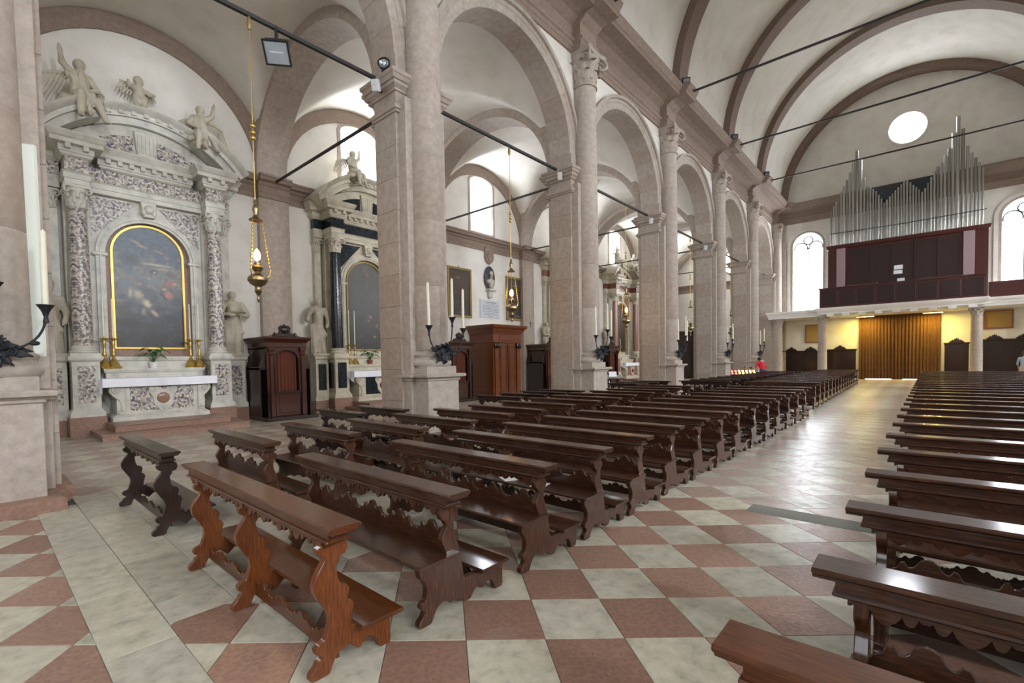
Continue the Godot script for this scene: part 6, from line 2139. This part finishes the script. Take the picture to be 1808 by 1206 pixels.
	b = mb(); b.box(V(-1.7, 0, 0.02), V(1.7, 3.9, 1.6), 0.02); part("body", b, M.wood_dark_y, v)
	b = mb(); b.stack(-1.7, 1.7, 0.02, 1.6, [[0.0, 3.8], [0.1, 3.9], [0.14, 4.05]], true); part("cornice", b, M.wood_dark_x, v)
	for s in [-1, 1]:
		b = mb(); b.box(V(minf(s * 0.03, s * 0.95), 0.05, 1.59), V(maxf(s * 0.03, s * 0.95), 2.7, 1.66), 0.015); part("door", b, M.wood_dark_y, v)


func small_things() -> void:
	# votive rack near the fifth pier
	var o := thing("votive_rack", "low rack of burning votive candles before the far pier", "candle rack", V(-8.3, 0.0015, -30.4), 0.4)
	var b := mb()
	for s in [-1, 1]:
		b = mb(); b.box(V(s * 0.85 - 0.03, 0, -0.25), V(s * 0.85 + 0.03, 0.82, -0.19)); part("leg", b, M.iron, o)
		b = mb(); b.box(V(s * 0.85 - 0.03, 0, 0.19), V(s * 0.85 + 0.03, 0.7, 0.25)); part("leg", b, M.iron, o)
	b = mb(); b.box(V(-0.95, 0.66, -0.05), V(0.95, 0.72, 0.3), 0.01); part("tray", b, M.iron, o)
	b = mb(); b.box(V(-0.95, 0.78, -0.3), V(0.95, 0.84, 0.0), 0.01); part("tray", b, M.iron, o)
	for i in 9:
		for r in 2:
			b = mb(); b.lathe([[0.0, 0.0], [0.045, 0.0], [0.05, 0.1], [0.0, 0.1]], 0.0, TAU, 8)
			var c := part("votive_candle", b, M.candle_flame_red if i < 4 else M.flame, o, Transform3D(Basis(), V(-0.8 + 0.2 * i, 0.72 + 0.12 * r, 0.12 - 0.27 * r)))
	for e in [[-3.05, 0.2, "nearest the aisle"], [-3.5, 1.1, "in the middle of the seat"]]:
		b = mb(); b.box(V(-0.075, 0.0, -0.105), V(0.075, 0.004, 0.105))
		solo("leaflet", b, M.paper, "white printed leaflet lying on a pew seat, %s" % e[2], "leaflet", Transform3D(Basis(Vector3.UP, e[1]), V(e[0], 0.4265, -3.92)), "leaflets on the pew seats")
	# lectern with a sheet under the third arch
	o = thing("reading_stand", "small dark wooden reading stand with a white sheet near the second pier", "lectern", V(-9.7, 0.0015, -17.6), 0.7)
	for s in [-1, 1]:
		b = mb()
		b.xf = Transform3D(Basis(Vector3.UP, PI / 2), V(s * 0.22 - 0.02, 0, 0))
		b.extrude(rounded(poly([-0.2, 0.0, -0.1, 0.0, -0.06, 0.12, 0.06, 0.12, 0.1, 0.0, 0.2, 0.0, 0.14, 0.3, 0.16, 0.9, -0.16, 0.98, -0.12, 0.4])), 0.0, 0.04, 0.004, 0.6)
		part("side_board", b, M.wood_y, o)
	b = mb(); b.xf = Transform3D(Basis(Vector3.RIGHT, 0.3), V(0, 1.0, 0)); b.box(V(-0.34, -0.02, -0.24), V(0.34, 0.02, 0.24), 0.006); part("top", b, M.wood_x, o)
	b = mb(); b.xf = Transform3D(Basis(Vector3.RIGHT, 0.9), V(-0.05, 1.13, 0.0)); b.box(V(-0.16, 0.0, -0.12), V(0.16, 0.012, 0.14)); solo("printed_sheet", b, M.paper, "white sheet of paper propped on the small reading stand", "paper", o.transform)


# ---------------------------------------------------------------- people
func person(at: Vector3, turn: float, bones: Array, tint: Array, cell: float, label: String) -> void:
	var o := thing("person", label, "person", at, turn)
	var lin := []
	for c in tint:
		lin.append(Color(c).srgb_to_linear())
	part("body", nets(bones, cell, 0.035, 0.0, lin), M.person, o)


func hand(w: Vector3, d: Vector3, out: Vector3, ci: int) -> Array:
	var o := [[w, w + d * 0.07, 0.03, 0.034, ci]]
	var s := d.cross(out).normalized()
	for i in 4:
		var r := w + d * 0.08 + s * (0.022 * (i - 1.5))
		var l: float = [0.06, 0.075, 0.07, 0.055][i]
		o.append([r, r + d * l + out * 0.015, 0.011, 0.009, ci])
	o.append([w + d * 0.03 + s * 0.03, w + d * 0.07 + s * 0.055 + out * 0.02, 0.012, 0.01, ci])
	return o


func all_people() -> void:
	# colours: 0 skin, 1 hair, 2 shirt, 3 trousers, 4 shoes
	var tint := ["#b98a70", "#1c1a1c", "#c22133", "#2c3f63", "#26221f"]
	var bend := [
		[V(-0.1, 0.06, 0), V(-0.1, 0.48, 0.02), 0.055, 0.07, 3], [V(-0.1, 0.48, 0.02), V(-0.09, 0.9, -0.06), 0.075, 0.1, 3], [V(0.1, 0.06, -0.05), V(0.1, 0.48, 0.0), 0.055, 0.07, 3], [V(0.1, 0.48, 0), V(0.09, 0.9, -0.06), 0.075, 0.1, 3],
		[V(-0.1, 0.04, 0), V(-0.1, 0.03, 0.15), 0.045, 0.035, 4], [V(0.1, 0.04, -0.05), V(0.1, 0.03, 0.1), 0.045, 0.035, 4],
		[V(-0.06, 0.95, -0.06), V(0.06, 0.95, -0.06), 0.13, 0.13, 3], [V(0, 1.02, -0.04), V(0, 1.3, 0.12), 0.16, 0.17, 2], [V(-0.14, 1.36, 0.16), V(0.14, 1.36, 0.16), 0.09, 0.09, 2],
		[V(0, 1.4, 0.18), V(0, 1.48, 0.24), 0.055, 0.05, 0], [V(0, 1.55, 0.3), V(0, 1.6, 0.28), 0.085, 0.095, 0], [V(0, 1.61, 0.25), V(0, 1.64, 0.27), 0.1, 0.095, 1], [V(0, 1.54, 0.39), V(0, 1.53, 0.4), 0.016, 0.016, 0],
		[V(-0.2, 1.36, 0.16), V(-0.33, 1.12, 0.1), 0.065, 0.055, 2], [V(-0.33, 1.12, 0.1), V(-0.2, 0.98, 0.28), 0.042, 0.032, 0], [V(0.2, 1.36, 0.16), V(0.34, 1.12, 0.08), 0.065, 0.055, 2], [V(0.34, 1.12, 0.08), V(0.22, 0.98, 0.26), 0.042, 0.032, 0]]
	bend += hand(V(-0.2, 0.98, 0.28), V(0.3, -0.5, 0.8).normalized(), V(0, -1, 0), 0)
	bend += hand(V(0.22, 0.98, 0.26), V(-0.3, -0.5, 0.8).normalized(), V(0, -1, 0), 0)
	person(V(-7.25, 0.0015, -31.2), -2.3, bend, tint, 0.02, "person in a red shirt and blue jeans bending towards the votive candles")
	var child := []
	for e in bend:
		var c: Array = e.duplicate()
		c[0] = c[0] * 0.66
		c[1] = c[1] * 0.66
		c[2] *= 0.7
		c[3] *= 0.7
		child.append(c)
	person(V(-7.7, 0.0015, -31.05), -2.0, child, ["#b98a70", "#3a2a22", "#c05a62", "#4a4a55", "#26221f"], 0.018, "small child in a pink-red top beside the red-shirted person")
	person(V(-8.3, 0.0015, -31.6), 0.2, child, ["#a9745a", "#5a4438", "#7c6a60", "#4a4a55", "#26221f"], 0.018, "child whose head shows behind the burning votive candles")
	var stand := [
		[V(-0.1, 0.06, 0), V(-0.1, 0.48, 0.02), 0.055, 0.068, 3], [V(-0.1, 0.48, 0.02), V(-0.09, 0.92, 0), 0.072, 0.1, 3], [V(0.1, 0.06, 0), V(0.1, 0.48, 0.02), 0.055, 0.068, 3], [V(0.1, 0.48, 0.02), V(0.09, 0.92, 0), 0.072, 0.1, 3],
		[V(-0.1, 0.04, 0), V(-0.11, 0.03, 0.16), 0.045, 0.035, 4], [V(0.1, 0.04, 0), V(0.11, 0.03, 0.16), 0.045, 0.035, 4], [V(-0.06, 0.96, 0), V(0.06, 0.96, 0), 0.12, 0.12, 3],
		[V(0, 1.05, 0), V(0, 1.35, 0), 0.15, 0.16, 2], [V(-0.15, 1.43, 0), V(0.15, 1.43, 0), 0.075, 0.075, 2], [V(0, 1.48, 0), V(0, 1.58, 0.01), 0.052, 0.05, 0], [V(0, 1.66, 0.03), V(0, 1.71, 0.01), 0.082, 0.092, 0], [V(0, 1.72, -0.02), V(0, 1.75, 0.0), 0.095, 0.09, 1], [V(0, 1.66, 0.115), V(0, 1.65, 0.12), 0.015, 0.016, 0],
		[V(-0.21, 1.43, 0), V(-0.27, 1.14, -0.02), 0.06, 0.05, 2], [V(-0.27, 1.14, -0.02), V(-0.25, 0.9, 0.08), 0.04, 0.03, 0], [V(0.21, 1.43, 0), V(0.27, 1.14, -0.02), 0.06, 0.05, 2], [V(0.27, 1.14, -0.02), V(0.25, 0.9, 0.08), 0.04, 0.03, 0]]
	stand += hand(V(-0.25, 0.9, 0.08), V(0, -1, 0.1).normalized(), V(0, 0, 1), 0)
	stand += hand(V(0.25, 0.9, 0.08), V(0, -1, 0.1).normalized(), V(0, 0, 1), 0)
	person(V(4.05, 0.0015, -36.2), 2.6, stand, ["#b98a70", "#4a3d34", "#a9b4c4", "#c8bcae", "#4a443e"], 0.02, "person in a grey-blue shirt standing at the right edge near the stalls")
